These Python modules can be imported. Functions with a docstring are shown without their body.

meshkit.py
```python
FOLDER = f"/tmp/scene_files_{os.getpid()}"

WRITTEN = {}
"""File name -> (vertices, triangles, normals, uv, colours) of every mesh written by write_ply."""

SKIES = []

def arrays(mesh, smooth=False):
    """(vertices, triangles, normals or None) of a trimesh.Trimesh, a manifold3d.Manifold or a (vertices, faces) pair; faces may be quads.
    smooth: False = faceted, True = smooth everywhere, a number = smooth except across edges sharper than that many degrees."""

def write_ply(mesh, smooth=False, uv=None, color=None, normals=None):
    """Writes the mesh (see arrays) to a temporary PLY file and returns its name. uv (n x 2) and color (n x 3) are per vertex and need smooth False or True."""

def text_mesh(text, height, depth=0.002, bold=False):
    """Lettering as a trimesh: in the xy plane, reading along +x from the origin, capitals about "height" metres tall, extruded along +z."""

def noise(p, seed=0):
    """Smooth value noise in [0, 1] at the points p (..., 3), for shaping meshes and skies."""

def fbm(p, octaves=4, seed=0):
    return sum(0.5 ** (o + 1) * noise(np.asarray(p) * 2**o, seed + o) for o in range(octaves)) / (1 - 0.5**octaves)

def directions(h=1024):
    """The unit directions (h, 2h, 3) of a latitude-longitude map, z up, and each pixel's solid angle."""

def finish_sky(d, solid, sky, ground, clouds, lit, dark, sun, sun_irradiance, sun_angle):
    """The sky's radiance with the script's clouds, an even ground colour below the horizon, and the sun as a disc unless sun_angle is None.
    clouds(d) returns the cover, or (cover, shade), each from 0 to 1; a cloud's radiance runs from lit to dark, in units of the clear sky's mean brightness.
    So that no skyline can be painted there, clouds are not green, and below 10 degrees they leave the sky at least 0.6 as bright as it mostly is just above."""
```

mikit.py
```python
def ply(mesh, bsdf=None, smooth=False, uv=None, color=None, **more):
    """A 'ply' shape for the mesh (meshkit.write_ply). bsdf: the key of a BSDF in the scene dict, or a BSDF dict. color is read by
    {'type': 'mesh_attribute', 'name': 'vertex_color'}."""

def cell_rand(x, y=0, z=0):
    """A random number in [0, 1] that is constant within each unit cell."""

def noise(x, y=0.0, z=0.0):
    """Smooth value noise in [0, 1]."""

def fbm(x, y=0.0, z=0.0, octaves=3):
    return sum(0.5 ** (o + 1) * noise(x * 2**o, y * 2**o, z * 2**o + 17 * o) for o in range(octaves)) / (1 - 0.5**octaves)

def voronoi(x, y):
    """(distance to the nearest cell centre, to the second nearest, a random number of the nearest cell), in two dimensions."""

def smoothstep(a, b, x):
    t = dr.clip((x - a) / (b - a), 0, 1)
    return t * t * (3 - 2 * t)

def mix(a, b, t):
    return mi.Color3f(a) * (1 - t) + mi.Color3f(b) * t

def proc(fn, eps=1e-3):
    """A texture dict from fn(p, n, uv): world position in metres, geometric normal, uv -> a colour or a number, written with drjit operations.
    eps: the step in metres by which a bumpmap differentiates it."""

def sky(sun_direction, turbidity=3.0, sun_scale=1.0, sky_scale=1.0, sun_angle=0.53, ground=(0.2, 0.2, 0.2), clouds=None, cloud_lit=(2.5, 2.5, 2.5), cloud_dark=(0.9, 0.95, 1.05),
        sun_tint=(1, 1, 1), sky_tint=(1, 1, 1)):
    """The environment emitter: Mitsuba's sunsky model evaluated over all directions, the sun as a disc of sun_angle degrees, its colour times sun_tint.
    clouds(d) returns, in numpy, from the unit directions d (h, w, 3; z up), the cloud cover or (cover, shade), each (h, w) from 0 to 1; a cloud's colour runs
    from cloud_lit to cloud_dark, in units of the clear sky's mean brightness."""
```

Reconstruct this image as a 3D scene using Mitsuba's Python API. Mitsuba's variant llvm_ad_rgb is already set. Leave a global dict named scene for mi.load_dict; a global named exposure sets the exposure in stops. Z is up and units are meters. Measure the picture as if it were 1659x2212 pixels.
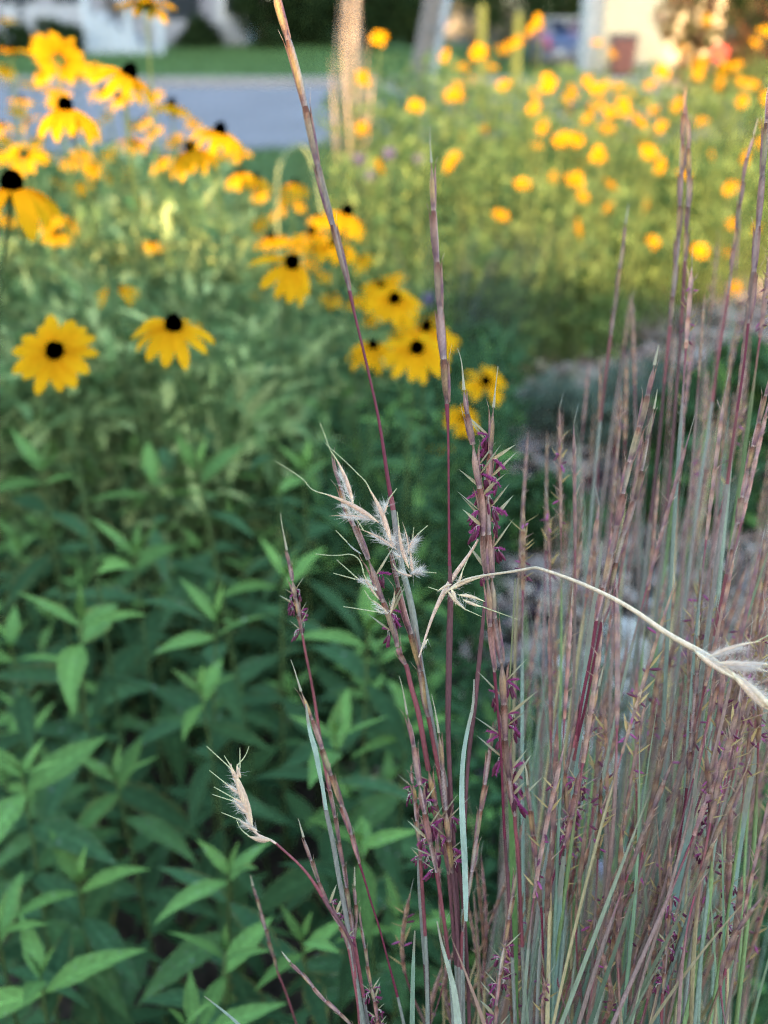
import math
import numpy as np
import drjit as dr
import mitsuba as mi
import mikit
import meshkit
from mikit import noise, fbm, cell_rand, smoothstep, mix, voronoi

# ------------------------------------------------------------------ camera, sky, exposure
FV, CX, CY = 2389.0, 829.5, 1106.0            # focal length and centre for a frame 1659 x 2212
CAM_H, PITCH = 1.25, math.atan(1081.0 / 2389.0)
cp, sp = math.cos(PITCH), math.sin(PITCH)
C0 = np.array([0, 0, CAM_H]); FWD = np.array([0, cp, -sp]); UP = np.array([0, sp, cp]); RT = np.array([1.0, 0, 0])
T = mi.ScalarTransform4f
exposure = 5.2
SUN_E, SUN_A = math.radians(14.0), math.radians(17.0)   # low evening sun behind the camera, a little to its left
sun = [-math.sin(SUN_A) * math.cos(SUN_E), -math.cos(SUN_A) * math.cos(SUN_E), math.sin(SUN_E)]
scene = {
    'camera': {'type': 'thinlens', 'fov': math.degrees(2 * math.atan(CX / FV)), 'fov_axis': 'x', 'aperture_radius': 0.0032, 'focus_distance': 0.52,
               'near_clip': 0.02, 'far_clip': 2000.0,
               'to_world': T().look_at(origin=C0.tolist(), target=(C0 + FWD).tolist(), up=[0, 0, 1])},
    'sky_light': mikit.sky(sun, turbidity=3.0, sun_scale=0.29, sun_tint=(1.0, 0.95, 0.87), sky_tint=(1.13, 1.0, 0.88)),
}
labels = {}


def pix(x, y, z):
    """The point at depth z (metres along the view axis) seen at x, y of a 1659 x 2212 frame."""
    x, y, z = np.broadcast_arrays(np.asarray(x, float), np.asarray(y, float), np.asarray(z, float))
    return C0 + z[..., None] * (FWD + ((x - CX) / FV)[..., None] * RT - ((y - CY) / FV)[..., None] * UP)


# ------------------------------------------------------------------ naming
used = set()


def key_of(name, parent=None):
    full = name if parent is None else parent + '__' + name
    k, n = full, 0
    while k in used:
        n += 1
        k = f'{full}_{n:03d}'
    used.add(k)
    return k


_count = {}


def fast_key(name, parent=None):
    full = name if parent is None else parent + '__' + name
    n = _count.get(full, 0)
    _count[full] = n + 1
    return full if n == 0 else f'{full}_{n:03d}'


key_of = fast_key


def thing(name, label, cat, group=None, kind=None):
    k = key_of(name)
    labels[k] = {'label': label, 'category': cat}
    if group:
        labels[k]['group'] = group
    if kind:
        labels[k]['kind'] = kind
    return k


class G:
    """Collects geometry: vertices, faces, colours, uv."""

    def __init__(s):
        s.v, s.f, s.c, s.u, s.n = [], [], [], [], 0

    def add(s, v, f, c=(0.5, 0.5, 0.5), u=None):
        v = np.asarray(v, float).reshape(-1, 3)
        if isinstance(f, list) and len({len(q) for q in f}) > 1:
            f = [t for q in f for t in ([q] if len(q) == 3 else [[q[0], q[1], q[2]], [q[0], q[2], q[3]]])]
        f = np.asarray(f, int)
        if f.shape[1] == 4:
            f = np.vstack([f[:, [0, 1, 2]], f[:, [0, 2, 3]]])
        s.v.append(v); s.f.append(f + s.n)
        s.c.append(np.broadcast_to(np.asarray(c, float), v.shape))
        s.u.append(np.zeros((len(v), 2)) if u is None else np.asarray(u, float))
        s.n += len(v)
        return s

    def tube(s, p, r, c, sides=6, streak=0.0, rng=None, u0=0.0, flat=1.0):
        p = np.asarray(p, float); n = len(p)
        r = np.broadcast_to(np.asarray(r, float), (n,))
        t = np.gradient(p, axis=0); t /= np.linalg.norm(t, axis=1, keepdims=True) + 1e-12
        m = np.abs(t.mean(0)); ref = np.eye(3)[int(np.argmin(m))]
        a = np.cross(t, ref); a /= np.linalg.norm(a, axis=1, keepdims=True) + 1e-12
        b = np.cross(t, a)
        ang = np.arange(sides) * 2 * np.pi / sides
        v = p[:, None] + r[:, None, None] * (np.cos(ang)[None, :, None] * a[:, None] + flat * np.sin(ang)[None, :, None] * b[:, None])
        i, j = np.meshgrid(np.arange(n - 1), np.arange(sides), indexing='ij')
        q = np.stack([i * sides + j, i * sides + (j + 1) % sides, (i + 1) * sides + (j + 1) % sides, (i + 1) * sides + j], -1).reshape(-1, 4)
        c = np.broadcast_to(np.asarray(c, float), (n, 3))[:, None, :] * np.ones((1, sides, 1))
        if streak > .3 and rng is not None and sides > 6:       # pale and dark nerves along the spikelet
            j1, j2, j3 = rng.integers(0, sides, 3)
            c = c.copy()
            c[:, j1] = c[:, j1] * .45 + .55 * np.array([.46, .40, .40])
            c[:, j2] *= .42
            c[:, j3] = c[:, j3] * .7 + .3 * np.array([.42, .30, .28])
        if streak and rng is not None:
            c = c * (1 + streak * (rng.random((1, sides, 1)) * 2 - 1) + 0.5 * streak * (rng.random((n, sides, 1)) * 2 - 1))
        L = np.concatenate([[0], np.cumsum(np.linalg.norm(np.diff(p, axis=0), axis=1))])
        u = np.stack(np.broadcast_arrays(u0 + ang[None, :] / 6.2832, L[:, None]), -1)
        return s.add(v.reshape(-1, 3), q, np.clip(c, 0, 0.95).reshape(-1, 3), u.reshape(-1, 2))

    def blade(s, p, w, side, fold=0.0, c=(0.5, 0.5, 0.5), na=2, idn=0, up=None, wave=0.0, rng=None, edge=None):
        """A leaf strip along points p, of full widths w, spreading along 'side'; fold lifts the edges; c per point."""
        p = np.asarray(p, float); n = len(p)
        w = np.broadcast_to(np.asarray(w, float), (n,))
        t = np.gradient(p, axis=0); t /= np.linalg.norm(t, axis=1, keepdims=True) + 1e-12
        sd = np.broadcast_to(np.asarray(side, float), (n, 3))
        sd = sd - (sd * t).sum(1, keepdims=True) * t
        sd = sd / (np.linalg.norm(sd, axis=1, keepdims=True) + 1e-12)
        nn = np.cross(sd, t)
        if up is not None and (nn @ np.asarray(up)).mean() < 0:
            nn = -nn
        x = np.linspace(-0.5, 0.5, na + 1)
        lift = fold * (np.abs(x) * 2)
        wv = 0
        if wave and rng is not None:
            ph = rng.random() * 6.28
            wv = wave * np.sin(np.linspace(0, 9, n) + ph)[:, None] * np.sign(x)[None, :] * np.abs(x)[None, :]
        ww = w[:, None] * np.ones((1, na + 1))
        if edge is not None:
            ww = ww * (1 + edge * ((np.arange(n) % 2)[:, None] * 2 - 1) * (np.abs(x) > 0.49)[None, :])
        v = p[:, None] + (ww * x[None])[..., None] * sd[:, None] + (w[:, None] * (lift[None] + wv))[..., None] * nn[:, None]
        m = na + 1
        i, j = np.meshgrid(np.arange(n - 1), np.arange(na), indexing='ij')
        q = np.stack([i * m + j, i * m + j + 1, (i + 1) * m + j + 1, (i + 1) * m + j], -1).reshape(-1, 4)
        c = np.broadcast_to(np.asarray(c, float), (n, 3))[:, None, :] * np.ones((1, m, 1))
        u = np.stack(np.broadcast_arrays(idn + x[None, :] * 0.9, np.linspace(0, 1, n)[:, None]), -1)
        return s.add(v.reshape(-1, 3), q, c.reshape(-1, 3), u.reshape(-1, 2))

    def hairs(s, b, d, L, r, c):
        """Thin three-sided spikes from points b along unit vectors d."""
        b = np.asarray(b, float); n = len(b)
        d = np.asarray(d, float); d = d / (np.linalg.norm(d, axis=1, keepdims=True) + 1e-12)
        L = np.broadcast_to(L, (n,))[:, None]; r = np.broadcast_to(r, (n,))[:, None]
        a = np.cross(d, [0.31, 0.2, 0.93]); a /= np.linalg.norm(a, axis=1, keepdims=True) + 1e-12
        e = np.cross(d, a)
        v = np.stack([b + r * a, b + r * (-0.5 * a + 0.87 * e), b + r * (-0.5 * a - 0.87 * e), b + d * L], 1)
        k = np.arange(n)[:, None, None] * 4
        f = (k + np.array([[0, 1, 3], [1, 2, 3], [2, 0, 3]])[None]).reshape(-1, 3)
        return s.add(v.reshape(-1, 3), f, c)

    def leaves(s, b, d, nrm, L, W, ids, droop=0.15, fold=0.18, c=(0.5, 0.5, 0.5)):
        """Many small leaves: base points b, directions d, upward normals nrm, lengths L, widths W. Six triangles each."""
        b = np.asarray(b, float); n = len(b)
        d = d / (np.linalg.norm(d, axis=1, keepdims=True) + 1e-12)
        sd = np.cross(d, nrm); sd /= np.linalg.norm(sd, axis=1, keepdims=True) + 1e-12
        nn = np.cross(sd, d)
        L = np.broadcast_to(L, (n,))[:, None]; W = np.broadcast_to(W, (n,))[:, None]
        m1 = b + d * L * 0.38; m2 = b + d * L * 0.72 - nn * L * droop * 0.4; tip = b + d * L - nn * L * droop
        v = np.stack([b, m1 - sd * W * 0.5 + nn * W * fold, m1, m1 + sd * W * 0.5 + nn * W * fold,
                      m2 - sd * W * 0.33 + nn * W * fold * .7, m2, m2 + sd * W * 0.33 + nn * W * fold * .7, tip], 1)
        k = np.arange(n)[:, None, None] * 8
        f = (k + np.array([[0, 2, 1], [0, 3, 2], [1, 2, 5], [1, 5, 4], [2, 3, 6], [2, 6, 5], [4, 5, 7], [5, 6, 7]])[None]).reshape(-1, 3)
        ids = np.broadcast_to(ids, (n,))
        ux = np.array([0, -.45, 0, .45, -.45, 0, .45, 0]); uy = np.array([0, .38, .38, .38, .72, .72, .72, 1])
        u = np.stack([ids[:, None] + ux[None], np.broadcast_to(uy[None], (n, 8))], -1)
        c = np.asarray(c, float)
        c = np.repeat(c, 8, 0) if c.ndim == 2 else c
        return s.add(v.reshape(-1, 3), f, c, u.reshape(-1, 2))

    def box(s, lo, hi, c=(0.5, 0.5, 0.5)):
        lo, hi = np.asarray(lo, float), np.asarray(hi, float)
        q = [[0, 1, 3, 2], [4, 6, 7, 5], [0, 4, 5, 1], [2, 3, 7, 6], [0, 2, 6, 4], [1, 5, 7, 3]]
        k = np.array([[x, y, z] for x in (0, 1) for y in (0, 1) for z in (0, 1)], float)
        v = lo + k * (hi - lo)
        vv = np.concatenate([v[f] for f in q])
        ff = np.arange(24).reshape(6, 4)
        return s.add(vv, ff, c)

    def emit(s, name, bsdf, parent=None, smooth=True, key=None):
        k = key or key_of(name, parent)
        if not s.v:
            return k
        v, f, uv = np.vstack(s.v), np.vstack(s.f), np.vstack(s.u)
        if bsdf not in TINTED:
            scene[k] = mikit.ply((v, f), bsdf, smooth=smooth, uv=uv)
            return k
        # a colour of its own for each face, packed in the uv that the tint() texture unpacks
        c = np.rint(np.sqrt(np.clip(np.vstack(s.c)[f].mean(1), 0, 1)) * 255)
        uv = np.repeat(np.stack([c[:, 0] + 256 * c[:, 1], c[:, 2]], 1), 3, 0)
        v, f, n = meshkit.arrays((v, f), bool(smooth))
        w = v[f].reshape(-1, 3)
        path = meshkit.write_ply((w, np.arange(len(w)).reshape(-1, 3)), False, uv, None, normals=None if n is None else n[f].reshape(-1, 3))
        scene[k] = {'type': 'ply', 'filename': path, 'face_normals': n is None, 'bsdf': {'type': 'ref', 'id': bsdf}}
        return k


TINTED = {'petal_skin', 'blade_skin', 'stem_skin', 'fuzz_skin', 'paint'}


def spline(p, n):
    """Catmull-Rom through rows of p, n samples evenly spread over the parameter of chord length."""
    p = np.asarray(p, float)
    if len(p) < 3:
        t = np.linspace(0, 1, n)[:, None]
        return p[0] * (1 - t) + p[-1] * t
    from scipy.interpolate import PchipInterpolator
    k = np.concatenate([[0], np.cumsum(np.maximum(np.linalg.norm(np.diff(p[:, :2], axis=0), axis=1), 1e-9))])
    return PchipInterpolator(k, p, axis=0)(np.linspace(0, k[-1], n))


def unit(v):
    v = np.asarray(v, float)
    return v / (np.linalg.norm(v) + 1e-12)


# ------------------------------------------------------------------ materials


def tint(grain, f):
    """The packed colour of a face, with a fine grain of relative strength 'grain' at f cells per metre."""
    def fn(p, n, uv):
        a, b = dr.floor(uv.x + 0.5), dr.floor(uv.y + 0.5) / 255
        g = dr.floor(a / 256)
        r = (a - 256 * g) / 255
        g = g / 255
        return mi.Color3f(r * r, g * g, b * b) * (1 - grain + 2 * grain * noise(p.x * f, p.y * f, p.z * f * 0.25))
    return mikit.proc(fn)




def rgb(*c):
    return {'type': 'rgb', 'value': list(c)}


def leaf_tex(base, young, veins=1.0, spread=0.3, hue=0.25):
    def fn(p, n, uv):
        i = dr.floor(uv.x + 0.5)
        a, t = dr.abs(uv.x - i), uv.y
        r, r2 = cell_rand(i, 1), cell_rand(i, 2)
        y = dr.select(i >= 1000, 0.55 + 0.45 * r2, dr.maximum(r2 - 0.75, 0) * hue * 4)
        c = mix(mi.Color3f(*base), mi.Color3f(*young), y) * (1 - spread + 2 * spread * r)
        rib = smoothstep(0.045, 0.0, a)
        v = dr.power(0.5 + 0.5 * dr.cos((t * 8.0 - a * 2.6) * 6.2832), 14) * 0.5 + rib
        c = c * (1 + 0.35 * veins * v)
        m = noise(p.x * 260, p.y * 260, p.z * 260)
        speck = smoothstep(0.86, 0.93, noise(p.x * 420, p.y * 420, p.z * 420)) * veins * dr.select(r > 0.5, 0.5, 0.0)
        worn = smoothstep(0.30, 0.47, a + 0.25 * (m - 0.5)) * dr.select(r2 < 0.22, 0.55, 0.12)
        c = mix(c, mi.Color3f(0.20, 0.17, 0.05), worn * dr.minimum(veins, 1))
        return mix(c, mi.Color3f(0.30, 0.34, 0.30), speck) * (0.82 + 0.36 * m)
    return mikit.proc(fn)


def thin_leaf(key, tex, rough=0.5, trans=0.6, spec=1.4):
    scene[key] = {'type': 'principledthin', 'base_color': tex, 'roughness': rough, 'diff_trans': trans, 'eta': spec, 'spec_trans': 0.0}


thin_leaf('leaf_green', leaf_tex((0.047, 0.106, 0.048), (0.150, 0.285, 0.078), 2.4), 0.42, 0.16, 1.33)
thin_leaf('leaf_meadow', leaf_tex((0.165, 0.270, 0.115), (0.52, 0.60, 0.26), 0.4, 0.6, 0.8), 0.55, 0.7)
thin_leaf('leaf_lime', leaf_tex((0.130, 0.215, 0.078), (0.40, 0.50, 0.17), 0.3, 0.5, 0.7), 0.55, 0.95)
thin_leaf('leaf_tree', leaf_tex((0.030, 0.055, 0.024), (0.07, 0.10, 0.03), 0.0, 0.35), 0.6, 0.5)
thin_leaf('leaf_grey', leaf_tex((0.150, 0.205, 0.160), (0.23, 0.27, 0.19), 0.3, 0.3), 0.6, 0.4)
thin_leaf('leaf_rust', leaf_tex((0.085, 0.085, 0.042), (0.24, 0.07, 0.045), 0.2, 0.35, 0.8), 0.55, 0.6)
thin_leaf('petal_skin', tint(.10, 900), 0.55, 0.55, 1.3)
thin_leaf('blade_skin', tint(.14, 1200), 0.5, 0.45, 1.35)
scene['stem_skin'] = {'type': 'principled', 'base_color': tint(.22, 1500), 'roughness': 0.5, 'specular': 0.4, 'sheen': 0.15}
scene['fuzz_skin'] = {'type': 'principledthin', 'base_color': tint(.05, 300), 'roughness': 0.7, 'diff_trans': 1.0, 'eta': 1.3}
scene['cone_skin'] = {'type': 'principled', 'roughness': 0.8, 'specular': 0.2, 'base_color': mikit.proc(
    lambda p, n, uv: mix((0.045, 0.020, 0.014), (0.150, 0.070, 0.040), noise(p.x * 900, p.y * 900, p.z * 900)))}


def soil_fn(p, n, uv):
    a = fbm(p.x * 9, p.y * 9, 0, 4)
    b = fbm(p.x * 70, p.y * 70, 3, 3)
    w = smoothstep(0.35, 0.75, noise(p.x * 130, p.y * 170, 1))
    return mix((0.014, 0.011, 0.009), (0.095, 0.070, 0.056), a * 0.6 + b * 0.4) * (0.7 + 0.6 * w)


def asphalt_fn(p, n, uv):
    a = fbm(p.x * 1.1, p.y * 1.1, 0, 4)
    g = noise(p.x * 160, p.y * 160, 0)
    return mi.Color3f(0.165, 0.163, 0.19) * (0.75 + 0.35 * a + 0.18 * g)


def lawn_fn(p, n, uv):
    a = fbm(p.x * 0.9, p.y * 0.9, 0, 4)
    b = fbm(p.x * 14, p.y * 14, 2, 3)
    return mix((0.035, 0.080, 0.024), (0.10, 0.165, 0.055), a * 0.6 + b * 0.4)


def concrete_fn(p, n, uv):
    return mi.Color3f(0.30, 0.285, 0.29) * (0.7 + 0.6 * fbm(p.x * 6, p.y * 6, p.z * 6, 4))


def wood_fn(p, n, uv):
    s = fbm(p.x * 45, p.y * 45, p.z * 1.4, 4)
    return mix((0.12, 0.10, 0.10), (0.31, 0.28, 0.28), s)


def stain(base, amt=0.25, f=2.0):
    return mikit.proc(lambda p, n, uv: mi.Color3f(*base) * (1 - amt + 2 * amt * fbm(p.x * f, p.y * f, p.z * f, 4)))


def rough(key, tex, r=0.85, s=0.25, **more):
    scene[key] = {'type': 'twosided', 'b': {'type': 'principled', 'base_color': tex, 'roughness': r, 'specular': s, **more}}


rough('soil', mikit.proc(soil_fn))
rough('asphalt', mikit.proc(asphalt_fn), 0.8)
rough('lawn_turf', mikit.proc(lawn_fn), 0.9)
rough('concrete', mikit.proc(concrete_fn), 0.9)
rough('pole_wood', mikit.proc(wood_fn), 0.9)
rough('paint', tint(.08, 9), 0.6, 0.4)
rough('cream_wall', stain((0.72, 0.58, 0.40), 0.10, 1.2), 0.8)
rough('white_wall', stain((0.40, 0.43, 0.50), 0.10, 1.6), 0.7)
rough('yellow_paint', stain((0.46, 0.37, 0.05), 0.18, 5.0), 0.5, 0.5)
scene['window_glass'] = {'type': 'principled', 'base_color': rgb(0.02, 0.025, 0.03), 'roughness': 0.08, 'specular': 0.6}


def car_fn(p, n, uv):
    a, b, w = voronoi(p.x * 2.6 + 3, p.z * 3.4 + 1)
    c = mix((0.16, 0.16, 0.20), (0.34, 0.10, 0.24), smoothstep(0.25, 0.3, w))
    c = mix(c, (0.05, 0.08, 0.19), smoothstep(0.5, 0.52, w))
    c = mix(c, (0.13, 0.22, 0.17), smoothstep(0.72, 0.74, w))
    return mix(c, (0.55, 0.55, 0.58), smoothstep(0.88, 0.9, w))


rough('mural_paint', mikit.proc(car_fn), 0.4, 0.5)

# ------------------------------------------------------------------ setting
ORD = ['first', 'second', 'third', 'fourth', 'fifth', 'sixth', 'seventh', 'eighth', 'ninth', 'tenth', 'eleventh', 'twelfth', 'thirteenth', 'fourteenth', 'fifteenth']


def struct(name, g, bsdf, label, smooth=False):
    k = g.emit(name, bsdf, smooth=smooth)
    labels[k] = {'label': label, 'kind': 'structure'}
    return k


def sheet(xs, ys, zf):
    X, Y = np.meshgrid(xs, ys, indexing='ij')
    Z = zf(X, Y)
    n, m = X.shape
    i, j = np.meshgrid(np.arange(n - 1), np.arange(m - 1), indexing='ij')
    f = np.stack([i * m + j, (i + 1) * m + j, (i + 1) * m + j + 1, i * m + j + 1], -1).reshape(-1, 4)
    return np.stack([X, Y, Z], -1).reshape(-1, 3), f


KERB_Y = 21.6
ROAD_EDGE = np.array([[-60, 9.0], [-8, 9.6], [-3.4, 10.0], [-2.4, 10.3], [-1.3, 11.2], [0, 11.8], [2, 12.0], [60, 12.0]])


def edge_y(x):
    return np.interp(x, ROAD_EDGE[:, 0], ROAD_EDGE[:, 1])


def ground_z(x, y):
    """Height of the soil: flat bed, and a lawn that rises gently beyond the far kerb."""
    return np.where(y > KERB_Y + 0.25, 0.12 + 0.045 * np.clip(y - KERB_Y - 0.25, 0, 10) * np.clip((1.5 - x) / 3.0, 0, 1) - .42 * np.clip((x - 2.2) / 1.5, 0, 1) * np.clip((y - 25.5) / 3, 0, 1), 0.0)


v, f = sheet(np.concatenate([[-900, -200], np.linspace(-60, 60, 31), [200, 900]]), np.concatenate([[-400, -60, -10, 0, 2], np.linspace(4, 60, 30), [100, 300, 1500]]), lambda x, y: 0 * x - 0.55)
struct('ground', G().add(v, f), 'soil', 'brown earth under the beds and beyond')
v, f = sheet(np.concatenate([np.linspace(-30, -3.2, 12), np.linspace(-3, 4, 120), np.linspace(4.2, 30, 12)]), np.concatenate([np.linspace(-14, -.6, 10), np.linspace(-0.5, 7.5, 140)]), lambda x, y: 0.03 * meshkit.fbm(np.stack([x * 5, y * 5, 0 * x], -1), 4) - 0.005)
struct('garden_bed', G().add(v, f), 'soil', 'dark mulch and soil of the flower bed', smooth=True)
xs = np.linspace(-60, 60, 121)
vv = np.concatenate([np.stack([xs, edge_y(xs), 0 * xs + 0.0], 1), np.stack([xs, 0 * xs + KERB_Y, 0 * xs], 1)])
n = len(xs); i = np.arange(n - 1)
struct('road', G().add(vv, np.stack([i, i + 1, i + 1 + n, i + n], 1)), 'asphalt', 'pale grey asphalt street crossing behind the flowers')
g = G().box([-60, KERB_Y, -0.02], [60, KERB_Y + 0.34, 0.15])
struct('kerb', g, 'concrete', 'concrete kerb along the far side of the street')
v, f = sheet(np.linspace(-60, 60, 61), np.concatenate([[5.0], np.linspace(6, 8.5, 6)]), lambda x, y: 0 * x + 0.02)
yy = np.linspace(0, 1, 10)
X, S = np.meshgrid(xs, yy, indexing='ij')
Y = 6.8 + S * (edge_y(X) - 6.8)
n, m = X.shape
i, j = np.meshgrid(np.arange(n - 1), np.arange(m - 1), indexing='ij')
fq = np.stack([i * m + j, (i + 1) * m + j, (i + 1) * m + j + 1, i * m + j + 1], -1).reshape(-1, 4)
struct('grass_verge', G().add(np.stack([X, Y, 0.03 + 0 * X], -1).reshape(-1, 3), fq), 'lawn_turf', 'mown grass verge on the near side of the street')
v, f = sheet(np.linspace(-60, 60, 61), np.linspace(KERB_Y + 0.22, 60, 50), lambda x, y: ground_z(x, y) + 0.0)
struct('lawn', G().add(v, f), 'lawn_turf', 'green lawn sloping up to the white house beyond the street')


def grass_mat(name, label, n, area, L, col, seed):
    """Blades of mown grass on a lawn, one object."""
    rng = np.random.default_rng(seed)
    x0, x1, y0, y1, zf = area
    x = rng.uniform(x0, x1, n); y = rng.uniform(y0, y1, n)
    keep = (y > edge_y(x)) & (y > KERB_Y + .3) | (y < edge_y(x) - 0.03)
    x, y = x[keep], y[keep]; n = len(x)
    d = np.stack([rng.normal(0, .35, n), rng.normal(0, .35, n), np.ones(n)], 1)
    gg = G().hairs(np.stack([x, y, zf(x, y)], 1), d, rng.uniform(.6, 1.3, n) * L, L * 0.05, np.repeat(np.array(col)[None] * rng.uniform(.6, 1.3, (n, 1)), 4, 0))
    k = gg.emit(name, 'blade_skin', smooth=False)
    labels[k] = {'label': label, 'category': 'grass', 'kind': 'stuff'}


grass_mat('verge_grass', 'short mown grass on the near verge of the street', 26000, (-5, 6, 6.9, 12, lambda x, y: 0.03 + 0 * x), 0.07, (0.085, 0.15, 0.055), 1)
grass_mat('lawn_grass', 'short mown grass on the lawn across the street', 24000, (-11, 6, KERB_Y + .25, 33, ground_z), 0.10, (0.070, 0.13, 0.045), 2)

# ------------------------------------------------------------------ far background


def tree(name, label, cat, x, y, z0, rx, ry, rz, zc, n, leaf, seed, bsdf='leaf_tree', trunk=0.12, group=None, young=0.1):
    rng = np.random.default_rng(seed)
    t = thing(name, label, cat, group)
    base = np.array([x, y, z0])
    g = G()
    top = np.array([x, y, zc + 0.3 * rz])
    g.tube(spline(np.array([base, (base + top) / 2 + rng.normal(0, .08, 3) * rx, top]), 8), np.linspace(trunk, trunk * .3, 8), (0.09, 0.07, 0.055), 7, .2, rng)
    for k in range(7):
        s0 = base + (top - base) * rng.uniform(.3, .8)
        e = np.array([x, y, zc]) + unit(rng.normal(size=3)) * np.array([rx, ry, rz]) * .7
        g.tube(spline(np.array([s0, (s0 + e) / 2 + [0, 0, .1 * rz], e]), 5), np.linspace(trunk * .4, trunk * .1, 5), (0.09, 0.07, 0.055), 5)
    g.emit('trunk', 'stem_skin', t)
    # clumps of leaves around the crown
    nc = 46
    cd = rng.normal(size=(nc, 3)); cd /= np.linalg.norm(cd, axis=1, keepdims=True)
    cc = cd * rng.uniform(.45, 1.0, (nc, 1)) * np.array([rx, ry, rz])
    w = rng.integers(0, nc, n)
    off = rng.normal(size=(n, 3)); off /= np.linalg.norm(off, axis=1, keepdims=True)
    p = np.array([x, y, zc]) + cc[w] + off * rng.uniform(.3, 1, (n, 1)) ** .5 * min(rx, rz) * .33
    p = p[p[:, 2] > z0 + .02]; n = len(p)
    d = rng.normal(size=(n, 3)) + [0, 0, -.2]
    ids = np.where(rng.random(n) < young, 1000, 0) + rng.integers(0, 900, n)
    G().leaves(p, d, np.array([0, 0, 1.0]) + rng.normal(0, .5, (n, 3)), leaf * rng.uniform(.6, 1.3, n), leaf * .5, ids).emit('crown', bsdf, t)
    return t


def at_y(px, py, Y):
    """The point on the ray through px, py at world distance Y."""
    d = FWD + (px - CX) / FV * RT - (py - CY) / FV * UP
    return C0 + d * (Y / d[1])


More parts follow.
